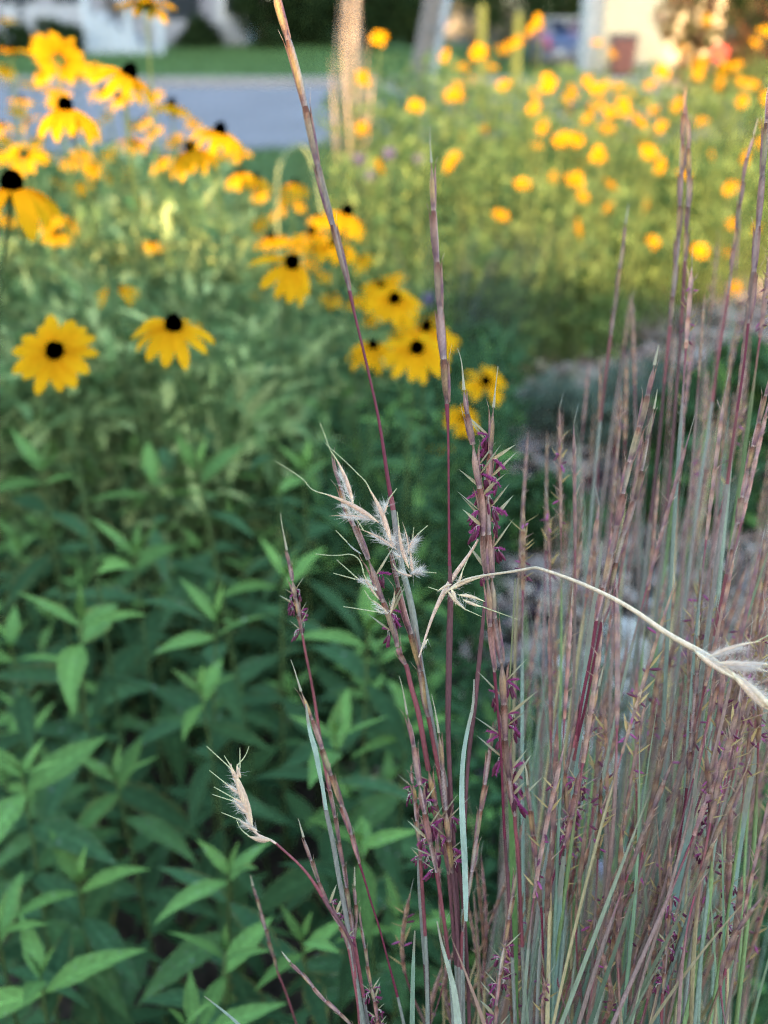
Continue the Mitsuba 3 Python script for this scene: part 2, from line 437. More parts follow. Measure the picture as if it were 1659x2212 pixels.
# white house across the street
H = 30.0
hz = float(ground_z(0.0, H))
house = thing('white_house', 'white house across the street behind its porch stairs', 'house')
xa, xb = at_y(462, 40, H)[0], at_y(532, 40, H)[0]
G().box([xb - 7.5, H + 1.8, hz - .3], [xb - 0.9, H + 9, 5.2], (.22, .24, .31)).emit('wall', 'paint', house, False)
G().box([xb - 3.9, H + 1.74, hz + .76], [xb - 3.1, H + 1.795, 3.0], (.06, .06, .07)).emit('door', 'paint', house, False)
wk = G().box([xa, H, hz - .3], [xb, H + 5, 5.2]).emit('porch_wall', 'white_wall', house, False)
g = G().add([[xb - 8, H - .6, 5.2], [xb + .5, H - .6, 5.2], [xb + .5, H + 9.4, 5.2], [xb - 8, H + 9.4, 5.2], [xb - 8, H + 4.4, 8.0], [xb + .5, H + 4.4, 8.0]],
            [[0, 1, 5], [0, 5, 4], [3, 2, 5], [3, 5, 4], [0, 4, 3], [1, 2, 5], [0, 3, 2], [0, 2, 1]], (.10, .10, .11))
g.emit('roof', 'paint', house, False)
w0, w1 = at_y(485, 10, H)[0], at_y(522, 10, H)[0]
win = G().box([w0, H - .03, 1.15], [w1, H - .004, 2.6]).emit('window', 'window_glass', house, False)
g = G()
for a, b in (((w0 - .07, 1.08), (w0, 2.67)), ((w1, 1.08), (w1 + .07, 2.67)), ((w0, 1.08), (w1, 1.15)), ((w0, 2.6), (w1, 2.67)), ((w0, 1.85), (w1, 1.89))):
    g.box([a[0], H - .06, a[1]], [b[0], H - .035, b[1]], (.75, .78, .84))
g.emit('frame', 'paint', win, False)
for k, xx in enumerate((xb - 6.6, xb - 5.2, xb - 2.3)):
    wi = G().box([xx, H + 1.77, 1.05], [xx + .9, H + 1.796, 2.6]).emit('window', 'window_glass', house, False)
# porch platform, posts and stair
px0, px1 = at_y(150, 60, H - 2)[0], at_y(465, 60, H)[0]
G().box([px0, H - .2, hz - .2], [px1 - .02, H + 1.79, hz + .75], (.30, .31, .36)).emit('porch_floor', 'paint', house, False)
sx0, sx1 = at_y(205, 100, H - 2.2)[0], at_y(345, 100, H - 2.2)[0]
zz0 = float(ground_z(0, H - 2.2))
for k, yy_ in enumerate((H - 2.6, H - 1.5)):
    g = G()
    n = 7
    for q in range(n):
        xx = sx0 + (sx1 - sx0) * q / n
        g.box([xx, yy_, zz0 - .15], [xx + (sx1 - sx0) / n - .003, yy_ + .09, zz0 + .95 * (1 - q / n) + .04], (.40, .46, .56))
    g.emit('stair_stringer', 'paint', house, False)
for q in range(6):
    xx = sx0 + (sx1 - sx0) * q / 6
    G().box([xx, H - 2.5, zz0 + .95 * (1 - (q + .6) / 6) - .04], [xx + (sx1 - sx0) / 6 + .02, H - 1.51, zz0 + .95 * (1 - (q + .6) / 6)], (.3, .33, .4)).emit('stair_tread', 'paint', house, False)
for q, xx in enumerate((sx0 - .12, sx0 + .55 * (sx1 - sx0), sx1 + .02)):
    zt = zz0 + (1.85, 1.25, .9)[q]
    G().box([xx, H - 2.63, zz0 - .1], [xx + .14, H - 2.47, zt], (.46, .52, .62)).emit('stair_post', 'paint', house, False)
g = G()
g.tube(np.array([[sx0, H - 2.55, zz0 + 1.75], [sx0 + .55 * (sx1 - sx0), H - 2.55, zz0 + 1.2], [sx1 + .05, H - 2.55, zz0 + .82]]), .05, (.46, .52, .62), 6)
g.emit('stair_rail', 'paint', house)
fence = thing('white_fence', 'white picket fence left of the house stairs', 'fence')
f0, f1 = at_y(-70, 50, 29.)[0], at_y(185, 50, 29.)[0]
for q in range(16):
    xx = f0 + (f1 - f0) * q / 16
    if q in (3, 4, 7):
        continue
    G().box([xx, 28.9, .3], [xx + .19, 28.94, 1.42], (.36, .39, .46)).emit('picket', 'paint', fence, False)
G().box([f0, 28.945, .75], [f1, 28.99, .84], (.34, .37, .44)).emit('rail', 'paint', fence, False)
G().box([f0, 28.945, 1.15], [f1, 28.99, 1.24], (.34, .37, .44)).emit('rail', 'paint', fence, False)

tl = ['dark evergreen bush beside the white house wall', 'dark green bush right of the white house, left of the pole', 'tall dark hedge tree left of the utility pole', 'green tree behind the utility pole',
      'dark tree between the two yellow bollards', 'green tree above the painted car', 'low dark shrub under the white fence', 'dark tree at the upper left behind the fence', 'dark bush at the foot of the porch stairs']
for k, (px_, py_, Y_, rx, rz, zc, nn_, yg) in enumerate([(570, 60, 29, .75, 1.7, 1.7, 5200, .02), (650, 60, 30, 1.0, 1.7, 1.6, 6000, .05), (790, 60, 31, 1.1, 1.75, 1.75, 6000, .03), (885, 60, 38, 1.1, 1.5, 1.2, 6000, .5),
                                                     (1085, 60, 40, 2.6, 3.0, 2.6, 9000, .15), (1220, 40, 42, 2.6, 3.4, 3.1, 9000, .12), (100, 85, 28, 1.5, .42, .65, 4000, .05), (-30, 10, 36, 3.2, 3.6, 3.2, 8000, .05),
                                                     (430, 80, 29.3, .5, .4, .7, 2500, .05)]):
    P_ = at_y(px_, py_, Y_)
    tree('hedge_tree' if k < 6 else 'dark_shrub', tl[k], 'tree' if k < 6 else 'shrub', P_[0], Y_, float(ground_z(P_[0], Y_)) - .05, rx, rx * .8, rz, zc, nn_, .16, 40 + k, young=yg, trunk=.09)
# a row of large trees far behind, closing the view
for k in range(9):
    xx = -26 + 7.0 * k + (3 if k % 2 else 0)
    if k in (2, 3):
        pass
    tree('street_tree', f'tall dark tree far behind the houses, {ORD[k]} from the left', 'tree', xx, 58 + 4 * (k % 3), .5, 4.4, 3.6, 4.6, 4.6, 11000, .60, 70 + k, trunk=.3, group='trees along the skyline', young=.12)

# utility pole with conduit
pole = thing('utility_pole', 'weathered grey utility pole rising behind the orange flowers', 'pole')
Y_ = 11.6
a, b = at_y(903, 190, Y_), at_y(938, 5, Y_)
dv = (b - a) / (b - a)[2]
g = G()
hs = np.linspace(-.2, 8.5, 40)
base = a - dv * a[2]
g.tube(np.array([base + dv * h for h in hs]), .105 - .003 * hs, (.3, .27, .25), 20)
g.emit('shaft', 'pole_wood', pole)
g = G()
off = np.array([.118, -.05, 0])
g.tube(np.array([base + dv * h + off - np.array([.003, 0, 0]) * h for h in np.linspace(-.05, 3.2, 12)]), .036, (.42, .47, .56), 10)
g.emit('conduit', 'paint', pole)
for h in (.5, 1.1, 2.2):
    G().tube(np.array([base + dv * h + off * [.5, .5, 0] + [0, -.065, -.012], base + dv * h + off * [.5, .5, 0] + [0, -.065, .012]]), .09, (.2, .2, .22), 10).emit('strap', 'paint', pole)
for k, (px_, ty, wd) in enumerate(((1042, 8, .125), (1121, 27, .12))):
    Yb = 19.0
    P_ = at_y(px_, ty, Yb)
    bo = thing('yellow_bollard', ['yellow steel bollard nearer the utility pole', 'yellow steel bollard farther from the utility pole'][k], 'bollard', 'yellow bollards at the street')
    G().tube(np.array([[P_[0] + .03 * (k == 0) * q, Yb, h] for q, h in ((1, 0), (.8, .3), (0, P_[2] - .06), (0, P_[2] - .02), (0, P_[2]))]), np.array([1, 1, 1, .8, .05]) * wd / 2, (.6, .5, .05), 16).emit('post', 'yellow_paint', bo)
    G().tube(np.array([[P_[0] + .03 * (k == 0), Yb, 0.003], [P_[0] + .03 * (k == 0), Yb, .03]]), wd * .8, (.3, .3, .3), 14).emit('base_plate', 'paint', bo)

# cream building at the right
cb = thing('cream_building', 'cream rendered building catching the evening sun at the upper right', 'building')
Yc = 23.5
c0, c1 = at_y(1308, 60, Yc)[0], at_y(1560, 60, Yc)[0]
G().box([c0, Yc, -.1], [c1, Yc + 1.5, 3.6]).emit('wall', 'cream_wall', cb, False)
G().box([c0 - .30, Yc + .25, -.1], [c0 - .004, Yc + 1.2, 3.5], (.42, .43, .46)).emit('side_pier', 'paint', cb, False)
G().box([c0 - .5, Yc - .15, 3.605], [c1 + .2, Yc + 1.7, 3.8], (.25, .24, .24)).emit('roof', 'paint', cb, False)
G().box([c0, Yc - .03, -.1], [c1, Yc - .004, .34], (.30, .29, .30)).emit('plinth', 'paint', cb, False)
w = G().box([c0 + 1.2, Yc - .025, 1.9], [c0 + 2.2, Yc - .004, 2.9]).emit('window', 'window_glass', cb, False)
g = G()
for lo, hi in (((1.1, 1.82), (2.3, 1.9)), ((1.1, 2.9), (2.3, 2.98)), ((1.12, 1.9), (1.2, 2.9)), ((2.2, 1.9), (2.28, 2.9))):
    g.box([c0 + lo[0], Yc - .05, lo[1]], [c0 + hi[0], Yc - .004, hi[1]], (.6, .55, .48))
g.emit('frame', 'paint', w, False)
# rust-red bin
bn = thing('waste_bin', 'rust red wheeled bin with dark lid against the cream wall', 'bin')
Yb = 22.9
b0, b1 = at_y(1318, 140, Yb)[0], at_y(1368, 140, Yb)[0]
m_ = (b0 + b1) / 2
g = G().add([[b0 + .05, Yb - .22, .16], [b1 - .05, Yb - .22, .16], [b1 - .05, Yb + .2, .08], [b0 + .05, Yb + .2, .08], [b0, Yb - .26, .78], [b1, Yb - .26, .78], [b1, Yb + .24, .78], [b0, Yb + .24, .78]],
            [[0, 1, 5, 4], [1, 2, 6, 5], [2, 3, 7, 6], [3, 0, 4, 7], [3, 2, 1, 0], [4, 5, 6, 7]], (.23, .085, .07))
g.emit('body', 'paint', bn, False)
G().box([b0 - .02, Yb - .29, .784], [b1 + .02, Yb + .26, .86], (.07, .07, .085)).emit('lid', 'paint', bn, False)
for s_ in (b0 + .03, b1 - .1):
    G().tube(np.array([[s_, Yb + .16, .22], [s_ + .07, Yb + .16, .22]]), .1, (.03, .03, .03), 14).emit('wheel', 'paint', bn)
# cars


def car(label, px_, Y_, W, Ht, body, bcol, yaw=0):
    c_ = thing('parked_car', label, 'car')
    x = at_y(px_, 60, Y_)[0]; z = -.31 if Y_ < 40 else .1
    L = 4.1
    prof = np.array([[0, .42], [.03, .72], [.12, .92], [.5, Ht - .12], [.9, Ht], [2.1, Ht - .03], [2.8, .95], [3.95, .80], [4.1, .45], [4.05, .26], [.06, .26]])
    n = len(prof)
    half = np.where(prof[:, 1] > 1.0, W * .40, W * .5)
    V_ = np.concatenate([np.stack([x + s_ * half, Y_ + prof[:, 0], z + prof[:, 1]], 1) for s_ in (-1, 1)])
    i = np.arange(n)
    F_ = [[a_, (a_ + 1) % n, n + (a_ + 1) % n] for a_ in i] + [[a_, n + (a_ + 1) % n, n + a_] for a_ in i]
    from trimesh.creation import triangulate_polygon
    import trimesh
    import shapely
    tv, tf = triangulate_polygon(shapely.Polygon(prof), engine='earcut')
    idx = np.array([int(np.argmin(((prof - q) ** 2).sum(1))) for q in tv])
    tf = idx[tf]
    F_ = np.vstack([F_, tf[:, ::-1], tf + n])
    G().add(V_, F_, bcol).emit('body', body, c_, False)
    # rear glass, side glass, lamps, bumper, wheels
    r0, r1 = prof[2], prof[3]
    q = [(1.05 - .92) / (r1[1] - r0[1]), .88]
    q[0] = max(q[0], .25)
    pts = []
    for t_ in q:
        yy_ = r0[0] + (r1[0] - r0[0]) * t_ - .02
        zz_ = r0[1] + (r1[1] - r0[1]) * t_
        pts.append((yy_, zz_))
    hw = W * .34
    for sx in (-1, 1):
        G().add([[x + sx * .03, Y_ + pts[0][0], z + pts[0][1]], [x + sx * hw, Y_ + pts[0][0], z + pts[0][1]], [x + sx * hw * .94, Y_ + pts[1][0], z + pts[1][1]], [x + sx * .03, Y_ + pts[1][0], z + pts[1][1]]],
                [[0, 1, 2, 3]]).emit('rear_window', 'window_glass', c_, False)
        G().box([x + sx * W * .41 - .09, Y_ - .02, z + .62], [x + sx * W * .41 + .09, Y_ + .03, z + .78], (.35, .03, .03)).emit('tail_light', 'paint', c_, False)
        for yy_ in (.75, 3.3):
            wh = G().tube(np.array([[x + sx * W * .5 - sx * .2, Y_ + yy_, z + .3], [x + sx * W * .5 + sx * .01, Y_ + yy_, z + .3], [x + sx * W * .5 + sx * .012, Y_ + yy_, z + .3]]), np.array([.3, .3, .02]), (.03, .03, .032), 18).emit('wheel', 'paint', c_)
    G().box([x - W * .47, Y_ - .07, z + .34], [x + W * .47, Y_ + .02, z + .5], (.16, .16, .17)).emit('bumper', 'paint', c_, False)
    G().box([x - W * .38, Y_ + .5, z + Ht - .005], [x + W * .38, Y_ + 2.1, z + Ht + .05], (.42, .42, .44)).emit('roof_panel', 'paint', c_, False)


car('grey roofed car with purple, blue and pink painted back', 1240, 33.0, 1.62, 1.36, 'mural_paint', (.3, .3, .3))
car('small tan car parked far off between pole and bollard', 1000, 47.0, 1.6, 1.36, 'paint', (.40, .34, .28))

# houses and trees behind the camera, which keep the evening sun off the near bed
gh = thing('garden_house', 'low house behind the photographer that shades the near bed', 'house')
G().box([-9, -9.5, -.1], [9, -6.2, 2.5]).emit('wall', 'white_wall', gh, False)
RZ = 3.42
G().add([[-9.4, -6.0, 2.45], [9.4, -6.0, 2.45], [9.4, -7.8, RZ], [-9.4, -7.8, RZ], [9.4, -9.8, 2.45], [-9.4, -9.8, 2.45]], [[0, 1, 2, 3], [3, 2, 4, 5], [0, 5, 4, 1]], (.12, .1, .09)).emit('roof', 'paint', gh, False)
nh = thing('neighbour_house', 'tall house behind the photographer to the left', 'house')
G().box([-34, -13, -.1], [-5.6, -10, 12.5]).emit('wall', 'white_wall', nh, False)
G().add([[-34.4, -9.7, 12.45], [-5.3, -9.7, 12.45], [-5.3, -11.5, 15.4], [-34.4, -11.5, 15.4], [-5.3, -13.3, 12.45], [-34.4, -13.3, 12.45]], [[0, 1, 2, 3], [3, 2, 4, 5], [0, 5, 4, 1], [0, 3, 5], [1, 4, 2]], (.12, .1, .09)).emit('roof', 'paint', nh, False)

# ------------------------------------------------------------------ meadow
def scatter(rng, n, fn):
    """n points from fn(u, v) -> x, y, top height; the height is drawn towards the top of the foliage."""
    x, y, h = fn(rng.random(n), rng.random(n))
    z = h * (1 - rng.random(n) ** 1.6 * 0.95)
    return np.stack([x, y, z], 1)


def foliage(name, label, n, fn, L, W, bsdf, seed, young=0.2, upward=0.6, cat='plants', kind='stuff', parent=None, tone=None):
    rng = np.random.default_rng(seed)
    p = scatter(rng, n, fn)
    d = rng.normal(size=(n, 3)) * [1, 1, .5] + [0, 0, upward]
    ids = np.where(rng.random(n) < young, 1000, 0) + rng.integers(0, 900, n)
    k = G().leaves(p, d, np.array([0, 0, 1.0]) + rng.normal(0, .35, (n, 3)), L * rng.uniform(.5, 1.3, n), W * rng.uniform(.7, 1.2, n), ids).emit(name, bsdf, parent)
    if parent is None:
        labels[k] = {'label': label, 'category': cat, 'kind': kind}
    else:
        labels[k] = {'kind': 'stuff'}
    return k


def stalks(name, label, n, fn, r, col, seed, cat='plants'):
    rng = np.random.default_rng(seed)
    x, y, h = fn(rng.random(n), rng.random(n))
    h = h * rng.uniform(.7, 1.12, n)
    d = np.stack([rng.normal(0, .12, n), rng.normal(0, .12, n), np.ones(n)], 1)
    c = np.repeat(np.array(col)[None] * rng.uniform(.6, 1.3, (n, 1)), 4, 0)
    k = G().hairs(np.stack([x, y, 0 * x], 1), d, h, r, c).emit(name, 'blade_skin', smooth=False)
    labels[k] = {'label': label, 'category': cat, 'kind': 'stuff'}


def left_zone(u, v):
    y = 1.75 + 2.9 * u
    x = -.40 * y - .25 + v * (.47 * y + .12)
    h = np.interp(y, [1.7, 2.4, 3.4, 4.7], [.68, .74, .76, .70]) * (1 - .38 * np.clip((x / y + .16) / .10, 0, 1)) * (.86 + .28 * meshkit.noise(np.stack([x * 5, y * 5, 0 * x], -1)))
    return x, y, h


def right_zone(u, v):
    y = 3.3 + 3.6 * u
    x = -.25 + (u < .2) * .0 + v * (.40 * y + .45)
    front = np.interp(x, [-.3, .3, .8, 1.4, 3], [3.2, 3.5, 4.2, 4.9, 5.1])
    y = front + (7.0 - front) * u
    h = np.interp(y - front, [0, .5, 1.2, 2.2, 3.5], [.40, .56, .76, .90, .92]) * (.82 + .36 * meshkit.noise(np.stack([x * 3.2, y * 3.2, 0 * x + 5], -1)))
    return x, y, h


foliage('left_meadow', 'blurred green and yellow leafage of the meadow below the far black-eyed flowers', 15000, left_zone, .085, .024, 'leaf_meadow', 11, .38)
foliage('right_meadow', 'sunlit yellow green leafage of the flower meadow at the right', 26000, right_zone, .056, .024, 'leaf_lime', 12, .40)


def thicket_floor(u, v):
    y = .70 + .80 * u
    x = .02 + .03 * y + v * (.36 * y + .1)
    return x, y, .20 + .14 * meshkit.noise(np.stack([x * 7, y * 7, 0 * x], -1))


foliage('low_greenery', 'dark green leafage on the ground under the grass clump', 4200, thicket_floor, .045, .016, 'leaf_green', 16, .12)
stalks('left_meadow_stalks', 'thin pale stalks among the left meadow leaves', 3600, left_zone, .0016, (.27, .33, .15), 13)
stalks('right_meadow_stalks', 'thin green stalks among the right meadow leaves', 2600, right_zone, .002, (.22, .27, .11), 14)


def mid_zone(u, v):
    y = 1.6 + 1.5 * u
    x = -.02 * y + v * .18 * y - .1
    return x, y, np.interp(y, [1.6, 3.1], [.50, .42])


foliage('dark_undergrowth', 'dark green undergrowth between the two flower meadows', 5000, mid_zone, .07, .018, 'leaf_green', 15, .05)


def rows(cx, cy, rx, ry, h):
    def fn(u, v):
        a, r = u * 6.2832, np.sqrt(v)
        x, y = cx + rx * r * np.cos(a), cy + ry * r * np.sin(a)
        return x, y, h * (1 - .6 * r * r)
    return fn


def ground_at(px_, py_):
    d = FWD + (px_ - CX) / FV * RT - (py_ - CY) / FV * UP
    return C0 + d * (-C0[2] / d[2])


def low_plant(name, label, cat, px_, py_, rx, h, n, L, W, bsdf, seed, young=.1, group=None):
    p = ground_at(px_, py_)
    t = thing(name, label, cat, group)
    rng = np.random.default_rng(seed)
    g = G()
    for k in range(7):
        e = np.array([p[0] + rng.normal(0, rx * .4), p[1] + rng.normal(0, rx * .4), h * rng.uniform(.5, .9)])
        g.tube(spline(np.array([p + [rng.normal(0, .02), rng.normal(0, .02), -.02], (p + e) / 2, e]), 6), np.linspace(.004, .0015, 6), (.12, .15, .08), 5)
    g.emit('stem', 'stem_skin', t)
    foliage('foliage', '', n, rows(p[0], p[1], rx, rx, h), L, W, bsdf, seed, young, parent=t)
    return t, p


low_plant('grey_leaf_plant', 'low grey green plant on the mulch behind the grass clump', 'plant', 1370, 960, .21, .26, 1300, .06, .014, 'leaf_grey', 21)
low_plant('grey_leaf_plant', 'smaller grey green tuft left of the larger grey plant', 'plant', 1190, 930, .13, .17, 600, .06, .012, 'leaf_grey', 22)
low_plant('leafy_shrub', 'dark green broad leaved plant at the right edge behind the grass', 'plant', 1600, 1010, .26, .34, 700, .10, .055, 'leaf_green', 23, .15)
low_plant('leafy_shrub', 'small dark green plant in front of the grey green plant', 'plant', 1500, 1130, .16, .2, 420, .08, .045, 'leaf_green', 24, .15)
low_plant('leafy_shrub', 'green plant at the foot of the right meadow', 'plant', 1225, 760, .25, .34, 900, .07, .035, 'leaf_lime', 25, .4)
low_plant('leafy_shrub', 'green weed on the mulch just right of the centre stems', 'plant', 1180, 1170, .14, .16, 420, .06, .03, 'leaf_green', 26, .2)

# mulch
rng = np.random.default_rng(5)
n = 6500
x = rng.uniform(-.1, 2.6, n); y = rng.uniform(1.5, 5.6, n)
a = rng.uniform(0, 3.14, n); L = rng.uniform(.012, .055, n); W = rng.uniform(.006, .018, n); Hh = rng.uniform(.003, .010, n)
L[:420] = rng.uniform(.04, .085, 420); W[:420] = rng.uniform(.018, .036, 420); Hh[:420] = .010
ca, sa = np.cos(a), np.sin(a)
tz = rng.normal(0, .25, n)
kk = np.array([[-1, -1, -1], [1, -.7, -1], [.8, 1, -1], [-1, .8, -1], [-.9, -.8, 1], [.9, -.6, 1], [.7, .8, 1], [-.8, .7, 1]])
lx, ly, lz = kk[None, :, 0] * L[:, None], kk[None, :, 1] * W[:, None], kk[None, :, 2] * Hh[:, None]
z0 = .03 * meshkit.fbm(np.stack([x * 5, y * 5, 0 * x], -1), 4) - .005 + .012
V_ = np.stack([x[:, None] + lx * ca[:, None] - ly * sa[:, None], y[:, None] + lx * sa[:, None] + ly * ca[:, None], z0[:, None] + lz + lx * tz[:, None]], -1)
q = np.array([[4, 5, 6, 7], [0, 1, 5, 4], [1, 2, 6, 5], [2, 3, 7, 6], [3, 0, 4, 7]])
F_ = (np.arange(n)[:, None, None] * 8 + q[None]).reshape(-1, 4)
cc = np.array([.36, .28, .25]) * rng.uniform(.08, 1.0, (n, 1)) ** 1.3 * 1.7
cc[:420] = np.where(rng.random((420, 1)) < .5, np.array([[.05, .04, .035]]), np.array([[.46, .38, .34]])) * rng.uniform(.7, 1.15, (420, 1))
cc = cc + rng.normal(0, .015, (n, 3))
k = G().add(V_.reshape(-1, 3), F_, np.clip(np.repeat(cc, 8, 0), .02, .9)).emit('mulch_chips', 'paint', smooth=False)
labels[k] = {'label': 'wood chip mulch on the bare soil behind the grass clump', 'category': 'mulch', 'kind': 'stuff'}


# ------------------------------------------------------------------ flowers
def ellipsoid(c, r, axis, n=10, m=14):
    th = np.linspace(0, np.pi, n); ph = np.arange(m) * 2 * np.pi / m
    A = unit(axis); B = unit(np.cross(A, [.3, .9, .2])); D = np.cross(A, B)
    X = (np.sin(th)[:, None, None] * (np.cos(ph)[None, :, None] * B + np.sin(ph)[None, :, None] * D)) * r[0] + np.cos(th)[:, None, None] * A * r[1]
    i, j = np.meshgrid(np.arange(n - 1), np.arange(m), indexing='ij')
    q = np.stack([i * m + j, i * m + (j + 1) % m, (i + 1) * m + (j + 1) % m, (i + 1) * m + j], -1).reshape(-1, 4)
    return (np.asarray(c) + X).reshape(-1, 3), q


def stem_down(rng, p, axis, sway=.05):
    """Points of a stem from behind a flower at p to the ground."""
    p = np.asarray(p)
    b = np.array([p[0] + rng.normal(0, sway) - axis[0] * .06, p[1] + rng.normal(0, sway) - axis[1] * .06 + .22, -.01])
    k1 = p - np.asarray(axis) * .035
    k2 = (k1 * .55 + b * .45) + rng.normal(0, sway * .3, 3) * [1, 1, 0]
    t = np.linspace(0, 1, 14)[:, None]
    return (1 - t) ** 3 * p + 3 * (1 - t) ** 2 * t * k1 + 3 * (1 - t) * t * t * k2 + t ** 3 * b


def susan(x, y, d, ax, droop, label, group=None, npet=13, cone=1.0, seed=0, col=(.80, .355, .008), tip=(.86, .465, .013), name='black_eyed_susan', cat='flower', real=.080, curl=.35, leaves=3, missing=0.0, shift=(0, 0, 0)):
    rng = np.random.default_rng(900 + seed)
    z = real * FV / d
    P_ = pix(x, y, z)
    A = unit(ax[0] * RT + ax[1] * UP - ax[2] * FWD)
    B = unit(np.cross(A, [.2, .1, 1])); D = np.cross(A, B)
    t = thing(name, label, cat, group)
    R = real / 2
    sc = R / .034
    a0 = rng.random() * 6.28
    for k in range(npet):
        if rng.random() < missing:
            continue
        th = a0 + 6.2832 * k / npet + rng.normal(0, .07)
        o = np.cos(th) * B + np.sin(th) * D
        dr_ = math.radians(droop) + rng.normal(0, .10)
        Lp = R * .93 * rng.uniform(.86, 1.08) / max(.75, math.cos(dr_) ** .5)
        s_ = np.linspace(0, 1, 7)
        ang = dr_ * .45 + (dr_ * .75 + curl * rng.uniform(.4, 1.3)) * s_
        st = Lp / 6
        e = np.concatenate([[0], np.cumsum(np.cos(ang[:-1]) * st)]); hgt = np.concatenate([[0], np.cumsum(-np.sin(ang[:-1]) * st)])
        pts = P_ + o * (R * .17 + e)[:, None] + A * (hgt + .0006 * (k % 2))[:, None]
        w = R * .37 * np.array([.45, .72, .94, 1.0, .97, .78, .25]) * rng.uniform(.85, 1.1)
        side = np.cross(A, o) + rng.normal(0, .12) * A
        tt = s_[:, None]
        c = (np.array(col) * (1 - tt) + np.array(tip) * tt) * rng.uniform(.88, 1.08)
        G().blade(pts, w, side, -.10, c, 4, wave=.05, rng=rng).emit('petal', 'petal_skin', t)
    g = G()
    v, q = ellipsoid(P_ + A * R * .10, (R * .245 * cone, R * .30 * cone), A)
    v = v + (meshkit.noise(v * 1400)[:, None] - .5) * R * .05
    g.add(v, q, (.05, .025, .02)).emit('cone', 'cone_skin', t)
    st = stem_down(rng, P_ - A * R * .1, A)
    st = st + np.array(shift)[None] * np.linspace(0, 1, len(st))[:, None] ** 1.5
    sg = (.085, .14, .05)
    G().tube(st, np.linspace(.0013, .0020, len(st)) * max(sc, .8), sg, 6, .15, rng).emit('stem', 'stem_skin', t)
    g = G()
    for k in range(8):
        th = 6.2832 * k / 8
        o = np.cos(th) * B + np.sin(th) * D
        b0 = P_ - A * R * .16
        g.blade(np.array([b0 + o * R * .05, b0 + o * R * .2 - A * R * .01, b0 + o * R * .36 - A * R * .12]), np.array([.1, .13, .02]) * R, np.cross(A, o), .05, (.10, .17, .06), 2)
    g.emit('calyx', 'blade_skin', t)
    for k in range(leaves):
        q = 4 + 2 * k
        th = rng.random() * 6.28
        o = np.array([math.cos(th), math.sin(th), .55])
        Ll = rng.uniform(.05, .085)
        s_ = np.linspace(0, 1, 7)[:, None]
        pts = st[q] + o * s_ * Ll + np.array([0, 0, -.9]) * (s_ * Ll) ** 2 * 6
        G().blade(pts, Ll * .26 * np.array([.2, .7, 1, .95, .75, .42, .02]), np.cross(o, [0, 0, 1]), .15, (.1, .15, .06), 2, idn=int(rng.integers(0, 900)), up=(0, 0, 1)).emit('leaf', 'leaf_green', t)
    return t


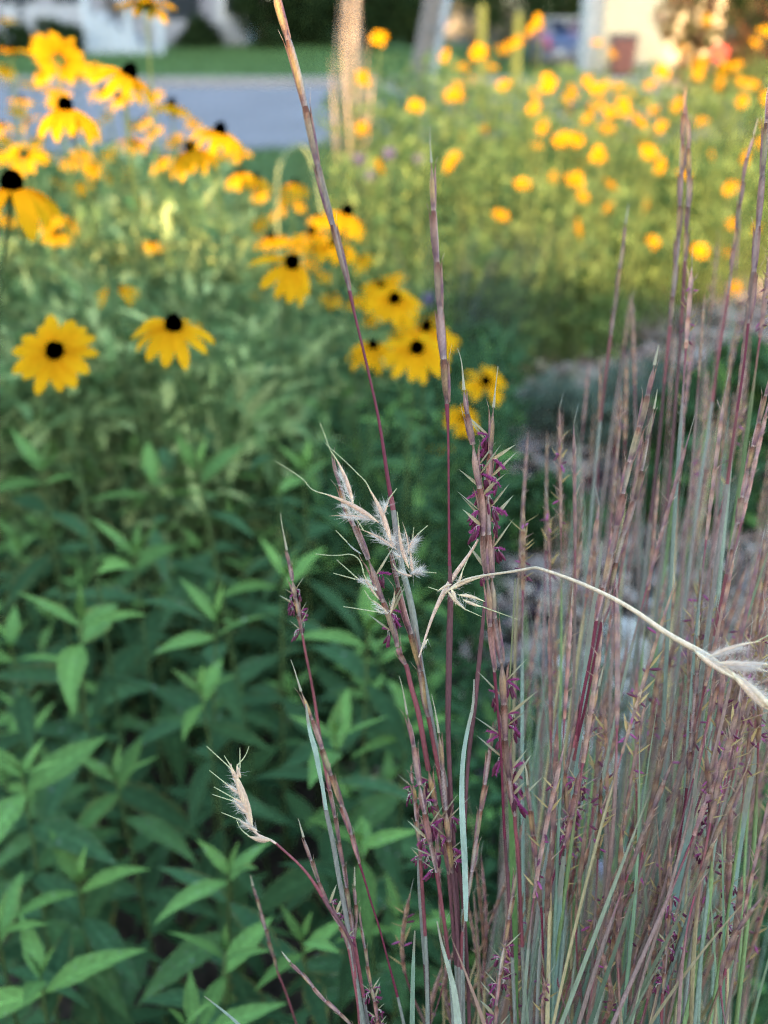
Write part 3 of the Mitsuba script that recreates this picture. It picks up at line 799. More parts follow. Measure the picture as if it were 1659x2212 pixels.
SUS = [  # x, y, width, axis (right, up, towards the camera), droop, label
    (27, 408, 222, (.05, .92, .42), 52, 'big black-eyed susan cut by the left edge, dark cone up, petals hanging'),
    (142, 238, 152, (.0, .92, .40), 50, 'black-eyed susan near the left edge, petals hanging like a skirt against the street'),
    (277, 163, 150, (.45, .80, .40), 30, 'black-eyed susan left of the tall thin flower, dark cone to the right'),
    (474, 287, 128, (.25, .82, .50), 30, 'black-eyed susan in front of the street, upper one of a touching pair'),
    (414, 325, 122, (-.15, .86, .45), 48, 'black-eyed susan in front of the street, lower left one of a touching pair'),
    (120, 762, 176, (.02, .35, .94), 6, 'flat open black-eyed susan facing the camera at the left'),
    (375, 708, 178, (.12, .72, .68), 26, 'large black-eyed susan with dark cone and drooping front petals, left of centre'),
    (627, 573, 150, (.50, .60, .60), 42, 'black-eyed susan left of the tall grass stem, cone at its right side'),
    (748, 463, 122, (.25, .88, .40), 45, 'black-eyed susan just right of the tall grass stem'),
    (676, 506, 100, (.0, .85, .5), 25, 'black-eyed susan behind the tall grass stem, its left neighbour at shoulder height'),
    (716, 533, 100, (.2, .8, .5), 25, 'black-eyed susan crossed by the tall grass stem'),
    (588, 514, 92, (-.1, .88, .45), 25, 'dull black-eyed susan above the one with its cone to the right'),
    (250, 624, 96, (.0, .82, .55), 30, 'small black-eyed susan above the large one left of centre'),
    (852, 650, 122, (.05, .66, .75), 18, 'open black-eyed susan between the two tall grass stems, lower of two'),
    (824, 618, 88, (.0, .7, .7), 15, 'small black-eyed susan between the two tall grass stems, upper of two'),
    (806, 750, 112, (.1, .78, .6), 35, 'black-eyed susan with few petals beside the bent red stem'),
    (900, 757, 142, (.05, .62, .78), 24, 'large black-eyed susan touching the middle grass stem'),
    (920, 712, 120, (.1, .8, .55), 20, 'half hidden black-eyed susan behind the middle grass stem'),
    (1048, 826, 104, (.2, .45, .85), 15, 'black-eyed susan right of the middle grass stem'),
    (1000, 905, 78, (.2, .4, .85), 15, 'small yellow flower low behind the middle grass stem'),
    (954, 990, 66, (.0, .25, .95), 8, 'small flat yellow flower lowest beside the middle grass stem'),
    (520, 375, 78, (-.1, .9, .4), 45, 'small black-eyed susan left of a row of three before the verge'),
    (553, 385, 76, (.1, .9, .4), 45, 'small black-eyed susan middle of a row of three before the verge'),
    (636, 398, 72, (.1, .9, .35), 40, 'small black-eyed susan right of a row of three before the verge'),
    (316, 8, 122, (.0, .99, .12), 8, 'black-eyed susan on a tall stalk against the white stairs, seen edge on'),
    (52, 336, 96, (.0, .45, .9), 12, 'small black-eyed susan facing the camera at the left edge'),
    (370, 228, 92, (.15, .92, .3), 28, 'black-eyed susan in front of the street, below the tall stalk'),
    (290, 308, 66, (.1, .9, -.2), 15, 'half open yellow flower turned away before the street'),
    (46, 215, 62, (.1, .8, .4), 20, 'brownish fading flower at the left edge'),
    (128, 215, 60, (.0, .6, -.7), 15, 'yellow flower seen from behind above the skirted one'),
    (200, 362, 56, (.2, .5, .7), 15, 'small orange yellow flower beside the skirted one'),
    (718, 640, 62, (.0, .7, .6), 20, 'pale yellow flower behind the bend of the tall grass stem'),
    (760, 648, 56, (.0, .7, .6), 20, 'pale yellow flower right of the bend of the tall grass stem'),
    (540, 632, 46, (.2, .8, .4), 25, 'withered small flower below the row left of the tall stem'),
    (330, 528, 56, (.0, .7, .6), 20, 'blurred small orange flower in the left meadow'),
    (190, 508, 50, (.0, .7, .6), 20, 'blurred small dull yellow flower in the left meadow'),
    (250, 556, 46, (.0, .7, .6), 20, 'blurred tiny yellow flower right above the small susan'),
    (120, 508, 70, (.2, .6, .6), 25, 'yellow flower just below the big edge flower'),
    (500, 520, 44, (.0, .7, .6), 20, 'tiny yellow flower in mid left meadow beside the dull susan'),
]
for k, (x, y, d, ax, dp, lb) in enumerate(SUS):
    cone = 0.62 if d < 60 else (.95 if d > 90 else .85)
    susan(x, y, d, ax, dp, lb, seed=k, cone=cone, npet=12 + k % 3, leaves=0 if k in (0, 1, 5, 6) else (3 if d > 90 else 1), missing=.0 if k in (5, 6) else .08, real=.100 if k == 0 else (.080 if d > 80 else .060), shift=(-.22, 0, 0) if k == 0 else (.10, .1, 0) if k == 1 else (0, 0, 0))
DBL = [(25, 108, 104, 'double yellow flower at the left edge below the fence'), (128, 122, 112, 'full yellow flower seen from its green back near the left edge'), (2, 40, 66, 'yellow flower cut by the upper left corner'),
       (165, 165, 66, 'yellow flower half hidden behind the full one'), (75, 185, 60, 'small yellow flower below the full pair at the left')]
MORE = [(2, 270, 70), (75, 302, 50), (105, 345, 42), (150, 345, 50), (60, 262, 60), (178, 330, 50), (90, 160, 62), (205, 152, 58), (226, 196, 70), (258, 212, 76), (312, 256, 46), (392, 352, 58), (452, 342, 70), (502, 312, 60), (520, 335, 48), (345, 352, 52), (18, 470, 60),
        (62, 498, 50), (150, 480, 58), (95, 478, 66), (-8, 330, 70), (28, 375, 56), (236, 330, 44), (330, 205, 44), (640, 520, 66), (560, 480, 44), (690, 470, 60), (738, 545, 74), (780, 560, 60), (870, 690, 60), (795, 655, 50), (960, 730, 70), (985, 880, 50), (845, 612, 60), (610, 430, 40), (440, 430, 38),
        (300, 440, 40), (370, 470, 40), (205, 430, 36), (480, 590, 36), (405, 560, 36), (140, 590, 36), (690, 900, 30), (12, 150, 56), (40, 240, 50), (118, 270, 44), (160, 270, 50), (195, 268, 42), (230, 250, 40), (290, 270, 40), (330, 285, 48), (375, 300, 42), (420, 265, 40), (15, 300, 46), (52, 410, 44), (90, 420, 40), (130, 395, 40), (180, 400, 46),
        (230, 380, 40), (275, 375, 38), (320, 395, 36), (560, 420, 40), (600, 460, 40), (650, 440, 40), (665, 560, 46), (700, 590, 44), (800, 690, 46), (865, 730, 52), (930, 690, 50), (760, 500, 44)]
for k, (x, y, d) in enumerate(MORE):
    rg = np.random.default_rng(50 + k)
    susan(x, y, d * (.92 if x < 130 else 1.05), (rg.normal(0, .35), rg.uniform(.35, .75), rg.uniform(.55, .9)), rg.uniform(8, 30), 'small blurred yellow flower filling in between the named black-eyed susans', 'small yellow flowers between the susans', seed=200 + k, cone=.7, npet=10 + k % 4, leaves=1, missing=.1, real=.058)
for k, (x, y, d, lb) in enumerate(DBL):
    susan(x, y, d, (.1, .75, -.5 if k == 1 else .3), 18, lb, seed=60 + k, npet=20, cone=.4, leaves=1, curl=-.3)

ORG = np.array([(140, 465, 48), (300, 700, 52), (600, 800, 48), (500, 935, 46), (830, 985, 50), (1160, 1050, 46), (850, 850, 54), (970, 800, 46), (930, 675, 50), (765, 610, 50), (1140, 660, 50), (1185, 715, 40), (1495, 810, 42), (1500, 970, 38),
                (1370, 1085, 40), (1370, 530, 44), (1095, 525, 46), (810, 400, 50), (710, 360, 48), (650, 470, 44), (645, 415, 34), (920, 390, 44), (880, 360, 38), (1205, 310, 42), (1150, 372, 40), (1030, 455, 36), (985, 490, 42), (940, 560, 40),
                (1270, 455, 44), (1330, 285, 46), (1475, 300, 44), (1530, 285, 36), (1555, 680, 40), (1635, 550, 34), (1540, 450, 34), (1640, 450, 36), (520, 370, 40), (410, 230, 48), (490, 210, 36), (580, 185, 38), (670, 100, 50), (640, 130, 34),
                (920, 190, 36), (265, 240, 34), (830, 780, 44), (835, 600, 34), (730, 770, 32), (340, 590, 32), (440, 560, 36), (320, 420, 34), (545, 1050, 28), (1170, 480, 34), (960, 375, 34), (1015, 380, 34), (1065, 405, 34), (1630, 620, 30),
                (1400, 85, 30), (1645, 140, 36), (900, 470, 38), (880, 520, 38), (970, 560, 32), (1000, 680, 30), (870, 700, 30), (270, 1000, 30), (540, 200, 34), (120, 420, 30), (780, 430, 30), (1385, 265, 32), (1450, 370, 28), (1590, 370, 30), (1600, 190, 32),
                (470, 300, 32), (385, 350, 30), (340, 300, 30), (60, 380, 26), (-20, 170, 44), (-30, 720, 44), (-90, 560, 40), (-95, 342, 44), (-160, 270, 30)], float)
OL = {0: 'golden flower alone in front of the foot of the utility pole', 1: 'pale golden flower above the tip of the middle grass stem', 3: 'lowest golden flower right of the middle grass stem', 5: 'golden flower low at the right, apart above the mulch',
      40: 'topmost golden flower, high above the meadow before the hedge', 37: 'golden flower on a slanting stalk below the left bollard', 43: 'small golden bud right beside the utility pole', 19: 'golden flower with another just above it, below the painted car',
      75: 'golden flower against the right half of the pink plume', 78: 'golden flower against the left part of the plume, hanging before the street', 76: 'pale golden flower low in the plume grass', 77: 'pale golden flower at the left of the plume base',
      32: 'golden flower near the right edge between two dark grass tips', 6: 'lower golden flower of a dense pair in mid meadow', 4: 'dull round golden flower below the dense pair', 2: 'tilted golden flower left of the dense group in mid meadow'}
rng = np.random.default_rng(77)


def orange_flower(x, y, d, label, group, seed, col=(.88, .39, .007)):
    rng = np.random.default_rng(3000 + seed)
    dd = max(d * rng.uniform(.78, 1.05), 20)
    z = float(np.clip(.062 * FV / dd, 3.4, 6.2))
    R = dd * z / FV / 2
    P_ = pix(x, y, z)
    A = unit(np.array([rng.normal(0, .7), -.6, rng.uniform(-.1, 1.3)]))
    B = unit(np.cross(A, [.2, .1, 1])); D = np.cross(A, B)
    t = thing('golden_flower', label, 'flower', group)
    g = G()
    npet = 9 + int(rng.integers(0, 4))
    for k in range(npet):
        if rng.random() < .15:
            continue
        th = 6.2832 * k / npet + rng.normal(0, .1)
        o = np.cos(th) * B + np.sin(th) * D
        e = np.linspace(.1, rng.uniform(.7, 1.1), 4)
        pts = P_ + o * (e * R)[:, None] + A * (R * .25 * np.sin(e * 2.2))[:, None]
        g.blade(pts, R * .62 * np.array([.5, .9, 1, .45]), np.cross(A, o), -.05, np.array(col) * rng.uniform(.85, 1.1), 2)
    g.emit('bloom', 'petal_skin', t)
    v, q = ellipsoid(P_ + A * R * .22, (R * .28, R * .2), A, 6, 9)
    G().add(v, q, (.62, .27, .012)).emit('disc', 'petal_skin', t)
    st = stem_down(rng, P_, A, .07)
    G().tube(st, .0022, (.17, .22, .08), 5).emit('stem', 'stem_skin', t)


ORD = ['first', 'second', 'third', 'fourth', 'fifth', 'sixth', 'seventh', 'eighth', 'ninth', 'tenth', 'eleventh', 'twelfth', 'thirteenth', 'fourteenth', 'fifteenth']
COLS = [(700, 'in the plume grass'), (800, 'between plume and utility pole'), (860, 'in the column of the middle grass tip'), (960, 'below the utility pole'), (1000, 'right of the pole'), (1080, 'below the first yellow bollard'), (1180, 'below the second yellow bollard'), (1260, 'below the painted car'),
        (1340, 'below the rust red bin'), (1430, 'below the cream wall'), (1500, 'behind the pair of dark grass tips'), (1580, 'below the coral flower'), (9999, 'at the right edge')]
colrank = {}
for k in sorted(range(len(ORG)), key=lambda q: ORG[q][1]):
    if k not in OL:
        nm_ = next(c for lim, c in COLS if 829.5 + .5 * ORG[k][0] < lim)
        colrank[nm_] = colrank.get(nm_, 0) + 1
        OL[k] = f'{ORD[colrank[nm_] - 1]} small blurred golden flower from the top {nm_}'
for k, (x, y, d) in enumerate(ORG):
    orange_flower(829.5 + .5 * x, .5 * y, d, OL[k], 'golden flowers of the right meadow', k)
rg = np.random.default_rng(99)
for k in range(60):
    y_ = 105 + 520 * rg.random() ** 1.15
    x_ = rg.uniform(np.interp(y_, [95, 200, 400, 620], [1010, 930, 1000, 1120]), 1665)
    orange_flower(x_, y_, rg.uniform(22, 36), 'tiny blurred golden flower scattered between the larger ones of the right meadow', 'tiny golden flowers of the right meadow', 500 + k)
orange_flower(1553, 118, 46, 'coral pink flower at the upper right above golden ones', None, 400, (.85, .13, .12))

# lavender heads
LV = [(843, 332, 46, 'lavender flower head just left of the middle grass tip'), (775, 345, 42, 'lavender flower head left beside the plume foot'), (800, 380, 36, 'faint lavender flower head below the plume'), (925, 645, 44, 'purple flower head behind the middle grass stem'),
      (905, 345, 36, 'pale lavender flower head beside the pale golden flower')]
for k, (x, y, d, lb) in enumerate(LV):
    rng = np.random.default_rng(500 + k)
    z = .055 * FV / d
    P_ = pix(x, y, z)
    t = thing('lavender_flower', lb, 'flower')
    dd = rng.normal(size=(70, 3)) + [0, 0, .5]
    dd /= np.linalg.norm(dd, axis=1, keepdims=True)
    G().hairs(np.repeat(P_[None], 70, 0), dd, .024 * rng.uniform(.6, 1.1, 70), .0022, (.34, .26, .52)).emit('bloom', 'fuzz_skin', t, False)
    G().tube(stem_down(rng, P_, np.array([0, 0, 1.0])), .002, (.15, .2, .09), 5).emit('stem', 'stem_skin', t)

# plume grass
t = thing('plume_grass', 'tall feathery reed grass glowing pinkish tan left of the utility pole', 'grass plant')
rng = np.random.default_rng(8)
zc = 4.4
foot = pix(765, 520, zc); foot[2] = 0
for k in range(24):
    tx = 762 + rng.normal(0, 17) + (-18 if k % 5 == 0 else 0); ty = rng.uniform(-130, 60) + (abs(tx - 762) > 28) * 90
    tip = pix(tx, ty, zc + rng.normal(0, .08))
    b = foot + np.array([rng.normal(0, .05), rng.normal(0, .05), 0])
    pts = spline(np.array([b, b * .5 + tip * .5 + rng.normal(0, .012, 3), tip]), 10)
    G().tube(pts, np.linspace(.0016, .0006, 10), np.array([.40, .33, .22]) * rng.uniform(.7, 1.2), 4).emit('stem', 'stem_skin', t)
    ns = 16
    sp0 = rng.uniform(.52, .82)
    sg_ = np.linspace(sp0, 1.0, ns)
    pp = np.stack([np.interp(sg_, np.linspace(0, 1, 10), pts[:, j]) for j in range(3)], 1)
    G().tube(pp, .0062 * np.sin(np.linspace(.15, 1, ns) ** .8 * np.pi) * rng.uniform(.5, 1.1) + .0008, np.array([.40, .30, .235]) * rng.uniform(.75, 1.2) * (.75 + .5 * rng.random((ns, 1))), 6, .25, rng).emit('panicle', 'stem_skin', t)
    m = 3
    s_ = rng.uniform(.62 if k % 3 else .5, 1.0, m)
    bp = np.stack([np.interp(s_, np.linspace(0, 1, 10), pts[:, j]) for j in range(3)], 1)
    dd = np.array([0, 0, 1.0]) + rng.normal(0, .22, (m, 3))
    G().hairs(bp, dd, rng.uniform(.02, .05, m), .0006, np.array([.42, .32, .25]) * rng.uniform(.8, 1.2)).emit('plume', 'fuzz_skin', t, False)
n = 260
bp = np.repeat(foot[None], n, 0) + rng.normal(0, .07, (n, 3)) * [1, 1, 0]
G().hairs(bp, np.stack([rng.normal(0, .22, n), rng.normal(0, .22, n), np.ones(n)], 1), rng.uniform(.4, .95, n), .003, np.repeat(np.array([.2, .25, .1]) * rng.uniform(.6, 1.2, (n, 1)), 4, 0)).emit('blades', 'blade_skin', t, False)
labels[t + '__blades'] = {'kind': 'stuff'}
t = thing('arching_grass', 'pale grass blade arching over before the verge', 'grass stem')
pts = pix(np.array([592, 600, 625, 650, 668, 690, 700]), np.array([560, 380, 325, 315, 335, 420, 480]), 2.6)
pts[0, 2] = 0
G().tube(spline(pts, 40), np.linspace(.004, .003, 40), (.42, .48, .26), 6).emit('blade', 'blade_skin', t)

# blue grey grass clumps in the middle distance
for k, (px_, py_, n, h, lb) in enumerate([(960, 900, 150, .62, 'dark blue grey grass clump between the susans and the mulch'), (1090, 790, 110, .55, 'second blue grey grass clump further right beside the mulch')]):
    p = ground_at(px_, py_)
    rng = np.random.default_rng(640 + k)
    t = thing('blue_grass_clump', lb, 'grass plant')
    g = G()
    for q in range(n):
        d = unit(np.array([rng.normal(.12, .22), rng.normal(0, .2), 1]))
        b = p + [rng.normal(0, .06), rng.normal(0, .06), 0]
        s_ = np.linspace(0, 1, 7)[:, None]
        L = h * rng.uniform(.6, 1.25)
        bend = np.array([d[0], d[1], -.25]) * rng.uniform(.2, .9)
        pts = b + d * s_ * L + bend * (s_ * L) ** 2 * .5
        g.blade(pts, .005 * np.array([.8, 1, 1, .9, .7, .45, .05]), [rng.normal(), rng.normal(), 0], .1, np.array([.10, .13, .115]) * rng.uniform(.4, 1.3), 2)
    kk_ = g.emit('blades', 'blade_skin', t)
    labels[kk_] = {'kind': 'stuff'}

# white flowered plants low behind the grass
WH = [(1340, 1400, 'brightest white flower cluster right of the red twin stem, low in the grass'), (1345, 1462, 'white flower cluster directly under the brightest one'), (1238, 1490, 'white flower cluster left of the red twin stem'), (1200, 1600, 'small white flower cluster low at the left of the clump'),
      (1300, 1700, 'whitish flower cluster deep in the grass under the red stem'), (1320, 1880, 'lilac white flower cluster near the bottom of the grass clump'), (1400, 1560, 'small white cluster behind the right stems'), (1275, 1940, 'faint lilac cluster at the lowest of the clump')]
for k, (x, y, lb) in enumerate(WH):
    rng = np.random.default_rng(700 + k)
    P_ = pix(x, y, 1.5 if y < 1650 else 1.25)
    p = np.array([P_[0], P_[1], 0])
    t = thing('white_flower_plant', lb, 'flower')
    for q in range(5):
        cpt = P_ + rng.normal(0, .020, 3) + [0, 0, .012]
        g = G()
        m = 60
        dd = rng.normal(size=(m, 3)); dd[:, 2] = np.abs(dd[:, 2])
        dd /= np.linalg.norm(dd, axis=1, keepdims=True)
        c0_ = (.74, .74, .76) if k not in (5, 7) else (.56, .54, .70)
        g.leaves(cpt + dd * rng.uniform(.002, .016, (m, 1)), dd, np.roll(dd, 1, 1), .009, .007, 0, c=np.repeat(np.array([c0_]), m, 0)).emit('flower_cluster', 'petal_skin', t)
        b = np.array([p[0] + rng.normal(0, .04), p[1] + rng.normal(0, .04), -.01])
        G().tube(spline(np.array([b, (b + cpt) / 2 + rng.normal(0, .01, 3), cpt]), 7), .0015, (.16, .22, .12), 5).emit('stem', 'stem_skin', t)
    foliage('foliage', '', 260, lambda u, v: rows(P_[0], P_[1], .10, .10, P_[2] * .85)(u, v), .03, .010, 'leaf_grey', 700 + k, parent=t)

# shrub with reddish leaves at the upper right
P_ = at_y(1650, 120, 7.4)
tree('rose_shrub', 'shrub with brownish and red leaves at the upper right corner', 'shrub', P_[0], 7.4, 0, .62, .5, .62, 1.05, 3600, .075, 91, 'leaf_rust', .03, young=.22)

# ------------------------------------------------------------------ leafy green plants at the left
def leafy_plant(P_, label, group, seed, size=1.0, spin=None, nodes=8, parts=True, lean=None):
    rng = np.random.default_rng(4000 + seed)
    t = thing('leafy_plant', label, 'plant', group)
    b = np.array([P_[0] + rng.normal(0, .03), P_[1] + rng.normal(0, .03) + .03, -.01]) if lean is None else np.array([P_[0] + lean[0], P_[1] + lean[1], -.01])
    st = spline(np.array([P_, P_ * .6 + b * .4 + rng.normal(0, .006, 3), b]), 20)
    G().tube(st, np.linspace(.0012, .0034, 20), np.array([[.10, .15, .05]]) * np.linspace(1, .8, 20)[:, None], 7, .15, rng).emit('stem', 'stem_skin', t)
    H_ = P_[2]
    sp_ = spin if spin is not None else rng.random() * 3.14
    dep = 0.0
    gaps = [.000, .005, .016, .036, .050, .060, .066, .070, .074, .078, .08, .08]
    lens = [.034, .060, .084, .100, .108, .112, .112, .11, .108, .105, .1, .1]
    elev = [66, 38, 18, 6, -4, -12, -16, -20, -22, -25, -28, -30]
    rest = G()
    for k in range(12):
        dep += gaps[k] * size
        if dep > H_ - .04:
            break
        w = dep / max(H_, .1)
        c = P_ * (1 - w) + b * w
        c = np.array([np.interp(dep, H_ - st[:, 2], st[:, 0]), np.interp(dep, H_ - st[:, 2], st[:, 1]), H_ - dep])
        for sgn in (0, math.pi):
            az = sp_ + (k % 2) * math.pi / 2 + sgn + rng.normal(0, .16)
            L = lens[k] * size * rng.uniform(.82, 1.15)
            e = math.radians(elev[k] + rng.normal(0, 8))
            n_ = 9
            s_ = np.linspace(0, 1, n_)
            curve = math.radians(rng.uniform(22, 52) * (0.35 if k < 2 else 1))
            ang = e - curve * s_
            st_ = L / (n_ - 1)
            hz_ = np.concatenate([[0], np.cumsum(np.cos(ang[:-1]) * st_)]); vt = np.concatenate([[0], np.cumsum(np.sin(ang[:-1]) * st_)])
            o = np.array([math.cos(az), math.sin(az), 0])
            bend = np.array([-o[1], o[0], 0]) * rng.normal(0, .06) * L
            pts = c + o * hz_[:, None] + np.array([0, 0, 1.0]) * vt[:, None] + bend * (s_ ** 2)[:, None]
            wd = L * rng.uniform(.24, .30) * np.array([.06, .52, .92, 1.0, .93, .76, .53, .27, .01])
            roll = rng.normal(0, .22)
            side = np.array([-o[1], o[0], roll])
            idn = int(rng.integers(0, 900)) + (1000 if k < 3 else 0)
            gg = G() if (parts and k < nodes) else rest
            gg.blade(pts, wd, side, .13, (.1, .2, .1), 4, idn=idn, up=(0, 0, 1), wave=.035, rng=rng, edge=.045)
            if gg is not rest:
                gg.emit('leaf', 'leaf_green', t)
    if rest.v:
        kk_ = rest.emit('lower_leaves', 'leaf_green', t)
        labels[kk_] = {'kind': 'stuff'}
    return t


LP = [  # x, y of the top, depth, size, spin, label
    (178, 1345, 1.18, 1.25, 1.57, 'large leafy plant at the left with a cross of leaves, one upright'),
    (290, 1190, 1.36, 1.15, 1.2, 'leafy plant above and right of the large cross at the left'),
    (467, 1335, 1.24, 1.1, .5, 'leafy plant left of the small purple grass head'),
    (425, 1012, 1.55, 1.2, .9, 'leafy plant standing dim under the large susan left of centre'),
    (795, 1352, 1.16, 1.15, .4, 'leafy plant behind the pale feathery seed heads'),
    (725, 1588, 1.06, 1.15, 1.5, 'leafy plant behind the thick purple raceme left of the clump'),
    (48, 1672, 1.04, 1.3, 1.0, 'leafy plant at the left edge halfway down with a bright upright leaf'),
    (495, 1885, .98, 1.05, .75, 'leafy plant just below the bleached seed head'),
    (487, 2058, .92, 1.05, 1.2, 'leafy plant near the bottom with a drooping bright leaf in front'),
    (652, 2030, .95, .95, .9, 'leafy plant near the bottom crossed by the bent raceme'),
    (778, 1822, 1.00, 1.1, 1.5, 'leafy plant behind the red thread stem left of the clump'),
    (88, 2108, .92, 1.2, .3, 'dim leafy plant at the lower left edge'),
    (400, 2215, .84, 1.0, .2, 'leafy plant cut by the bottom edge left of the grass'),
    (435, 1492, 1.16, .9, 1.3, 'small dark leafy plant in the shade left of the purple raceme'),
    (-5, 2010, .95, 1.2, 1.2, 'leafy plant cut by the left edge low down'),
    (20, 1390, 1.2, 1.1, .2, 'dark leafy plant at the left edge beside the large cross'),
    (620, 1240, 1.4, 1.1, .7, 'leafy plant behind the small purple grass head'),
    (660, 1010, 1.6, 1.1, 1.1, 'leafy plant in the haze left of the feathery awns'),
    (880, 1560, 1.15, 1.0, .6, 'leafy plant deep behind the twin racemes of the clump'),
    (860, 1980, 1.0, 1.0, .2, 'leafy plant low behind the foot of the clump'),
    (250, 1680, 1.14, 1.15, 1.35, 'dark leafy plant with wide spread leaves left of the bleached seed head'),
    (170, 1905, 1.02, 1.2, .75, 'dark spotted leafy plant low at the left'),
    (330, 1040, 1.5, 1.1, .2, 'dim leafy plant below the large susan'),
    (90, 1010, 1.5, 1.2, .9, 'leafy plant under the flat open susan'),
]
for k, (x, y, z, s_, sp_, lb) in enumerate(LP):
    leafy_plant(pix(x, y, z), lb, None, k, s_ * (1.06 if y < 1400 else .90 if y < 1800 else .80), sp_)
rng = np.random.default_rng(41)
placed = [pix(x, y, z)[:2] for x, y, z, *_ in LP]
seen_ = {}
SHORT = ['large leaf cross at the left', 'plant above the large leaf cross', 'plant left of the small purple head', 'plant under the large susan', 'plant behind the feathery heads', 'plant behind the leaning raceme', 'bright upright leaf at the left edge', 'plant under the bleached head',
         'plant with drooping bright leaf', 'plant crossed by the bent raceme', 'plant behind the red thread', 'dim plant at the lower left edge', 'plant cut by the bottom edge', 'small dark plant in the shade', 'plant cut by the left edge', 'dark plant beside the leaf cross',
         'plant behind the small purple head', 'plant left of the feathery awns', 'plant deep behind the racemes', 'plant at the clump foot', 'wide dark plant left of the bleached head', 'dark spotted plant', 'dim plant below the large susan', 'plant under the flat susan']
k = 0
while k < 235:
    yy_ = rng.uniform(.62, 2.35)
    xx = rng.uniform(-.42 * yy_ - .06, .06 * yy_ - .01)
    if min(np.hypot(*(q - [xx, yy_])) - (.055 if i_ < len(LP) else 0) for i_, q in enumerate(placed)) < .022 + .027 * yy_:
        k += .02
        continue
    placed.append(np.array([xx, yy_]))
    top = np.interp(yy_, [.6, 1.1, 1.6, 2.4], [.30, .40, .50, .60]) * rng.uniform(.74, .98)
    far = yy_ > 1.5
    q_ = np.array([xx, yy_, top]) - C0
    fx, fy = CX + FV * (q_ @ RT) / (q_ @ FWD), CY - FV * (q_ @ UP) / (q_ @ FWD)
    j_ = int(np.argmin([np.hypot(fx - l[0], fy - l[1]) for l in LP]))
    side_ = ('left of' if fx < LP[j_][0] else 'right of') if abs(fx - LP[j_][0]) > abs(fy - LP[j_][1]) else ('above' if fy < LP[j_][1] else 'below')
    seen_[(j_, side_)] = seen_.get((j_, side_), 0) + 1
    lb_ = f"{'' if seen_[(j_, side_)] == 1 else ORD[seen_[(j_, side_)] - 1] + ' '}dim leafy plant just {side_} the {SHORT[j_]}"
    leafy_plant(np.array([xx, yy_, top]), lb_,
                'leafy plants at the left' if not far else 'leafy plants below the susans', 100 + int(k * 7) + len(placed), rng.uniform(.60, .86), nodes=6 if not far else 0, parts=not far)
    k = int(k) + 1

# ------------------------------------------------------------------ prairie grass
CREAM, PURP, TAN, RUST = np.array([.46, .36, .27]), np.array([.150, .078, .105]), np.array([.33, .205, .150]), np.array([.20, .068, .040])
GLAU, STRAW, MAR, BRN, ANTH, STIG = np.array([.28, .35, .28]), np.array([.78, .62, .45]), np.array([.185, .030, .060]), np.array([.155, .072, .080]), np.array([.105, .018, .050]), np.array([.42, .085, .27])
PHX = np.array([0, .03, .045, .12, .34, .58, .80, .91, .975, 1.0])
PHC = np.array([CREAM, CREAM, PURP * .7, PURP, PURP * .7 + TAN * .4, TAN, TAN * .55 + RUST * .6, RUST, RUST * .85, RUST * .6])
PHR = np.array([.80, .80, .70, .80, .97, 1.0, .98, .97, .93, .84])


def seg_col(ph, rng_shift):
    c = np.stack([np.interp(ph, PHX, PHC[:, j]) for j in range(3)], -1)
    return c * rng_shift


def perp(t, rng, bias=None):
    v = rng.normal(size=3) if bias is None else np.asarray(bias, float)
    v = v - (v @ t) * t
    return unit(v)


def along(P, s):
    """Point and downward unit tangent at parameter s (0..1) of the dense polyline P."""
    k = np.linspace(0, 1, len(P))
    p = np.array([np.interp(s, k, P[:, j]) for j in range(3)])
    q = np.array([np.interp(min(s + .02, 1), k, P[:, j]) for j in range(3)]) - np.array([np.interp(max(s - .02, 0), k, P[:, j]) for j in range(3)])
    return p, unit(q)


def raceme_mesh(g, P, R, seg, rng, tint, shift=0.0, sides=6):
    """A chain of spikelet segments along P (top to bottom), all in one mesh; used for far stems."""
    L = np.concatenate([[0], np.cumsum(np.linalg.norm(np.diff(P, axis=0), axis=1))])
    ph = 1 - ((L / seg + shift) % 1.0)
    ph = 1 - ph
    ph = (L / seg + shift) % 1.0
    ph = 1 - ph                                     # runs upwards within a segment
    r = R * np.interp(ph, PHX, PHR)
    wob = .35 + .65 * meshkit.noise(np.stack([L * 90, L * 0 + shift * 50, L * 0], 1))[:, None]
    g.tube(P, r, (seg_col(ph, 1.0) * wob + (TAN * .58 + PURP * .40 + GLAU * .06) * (1 - wob)) * tint, sides, .32, rng)


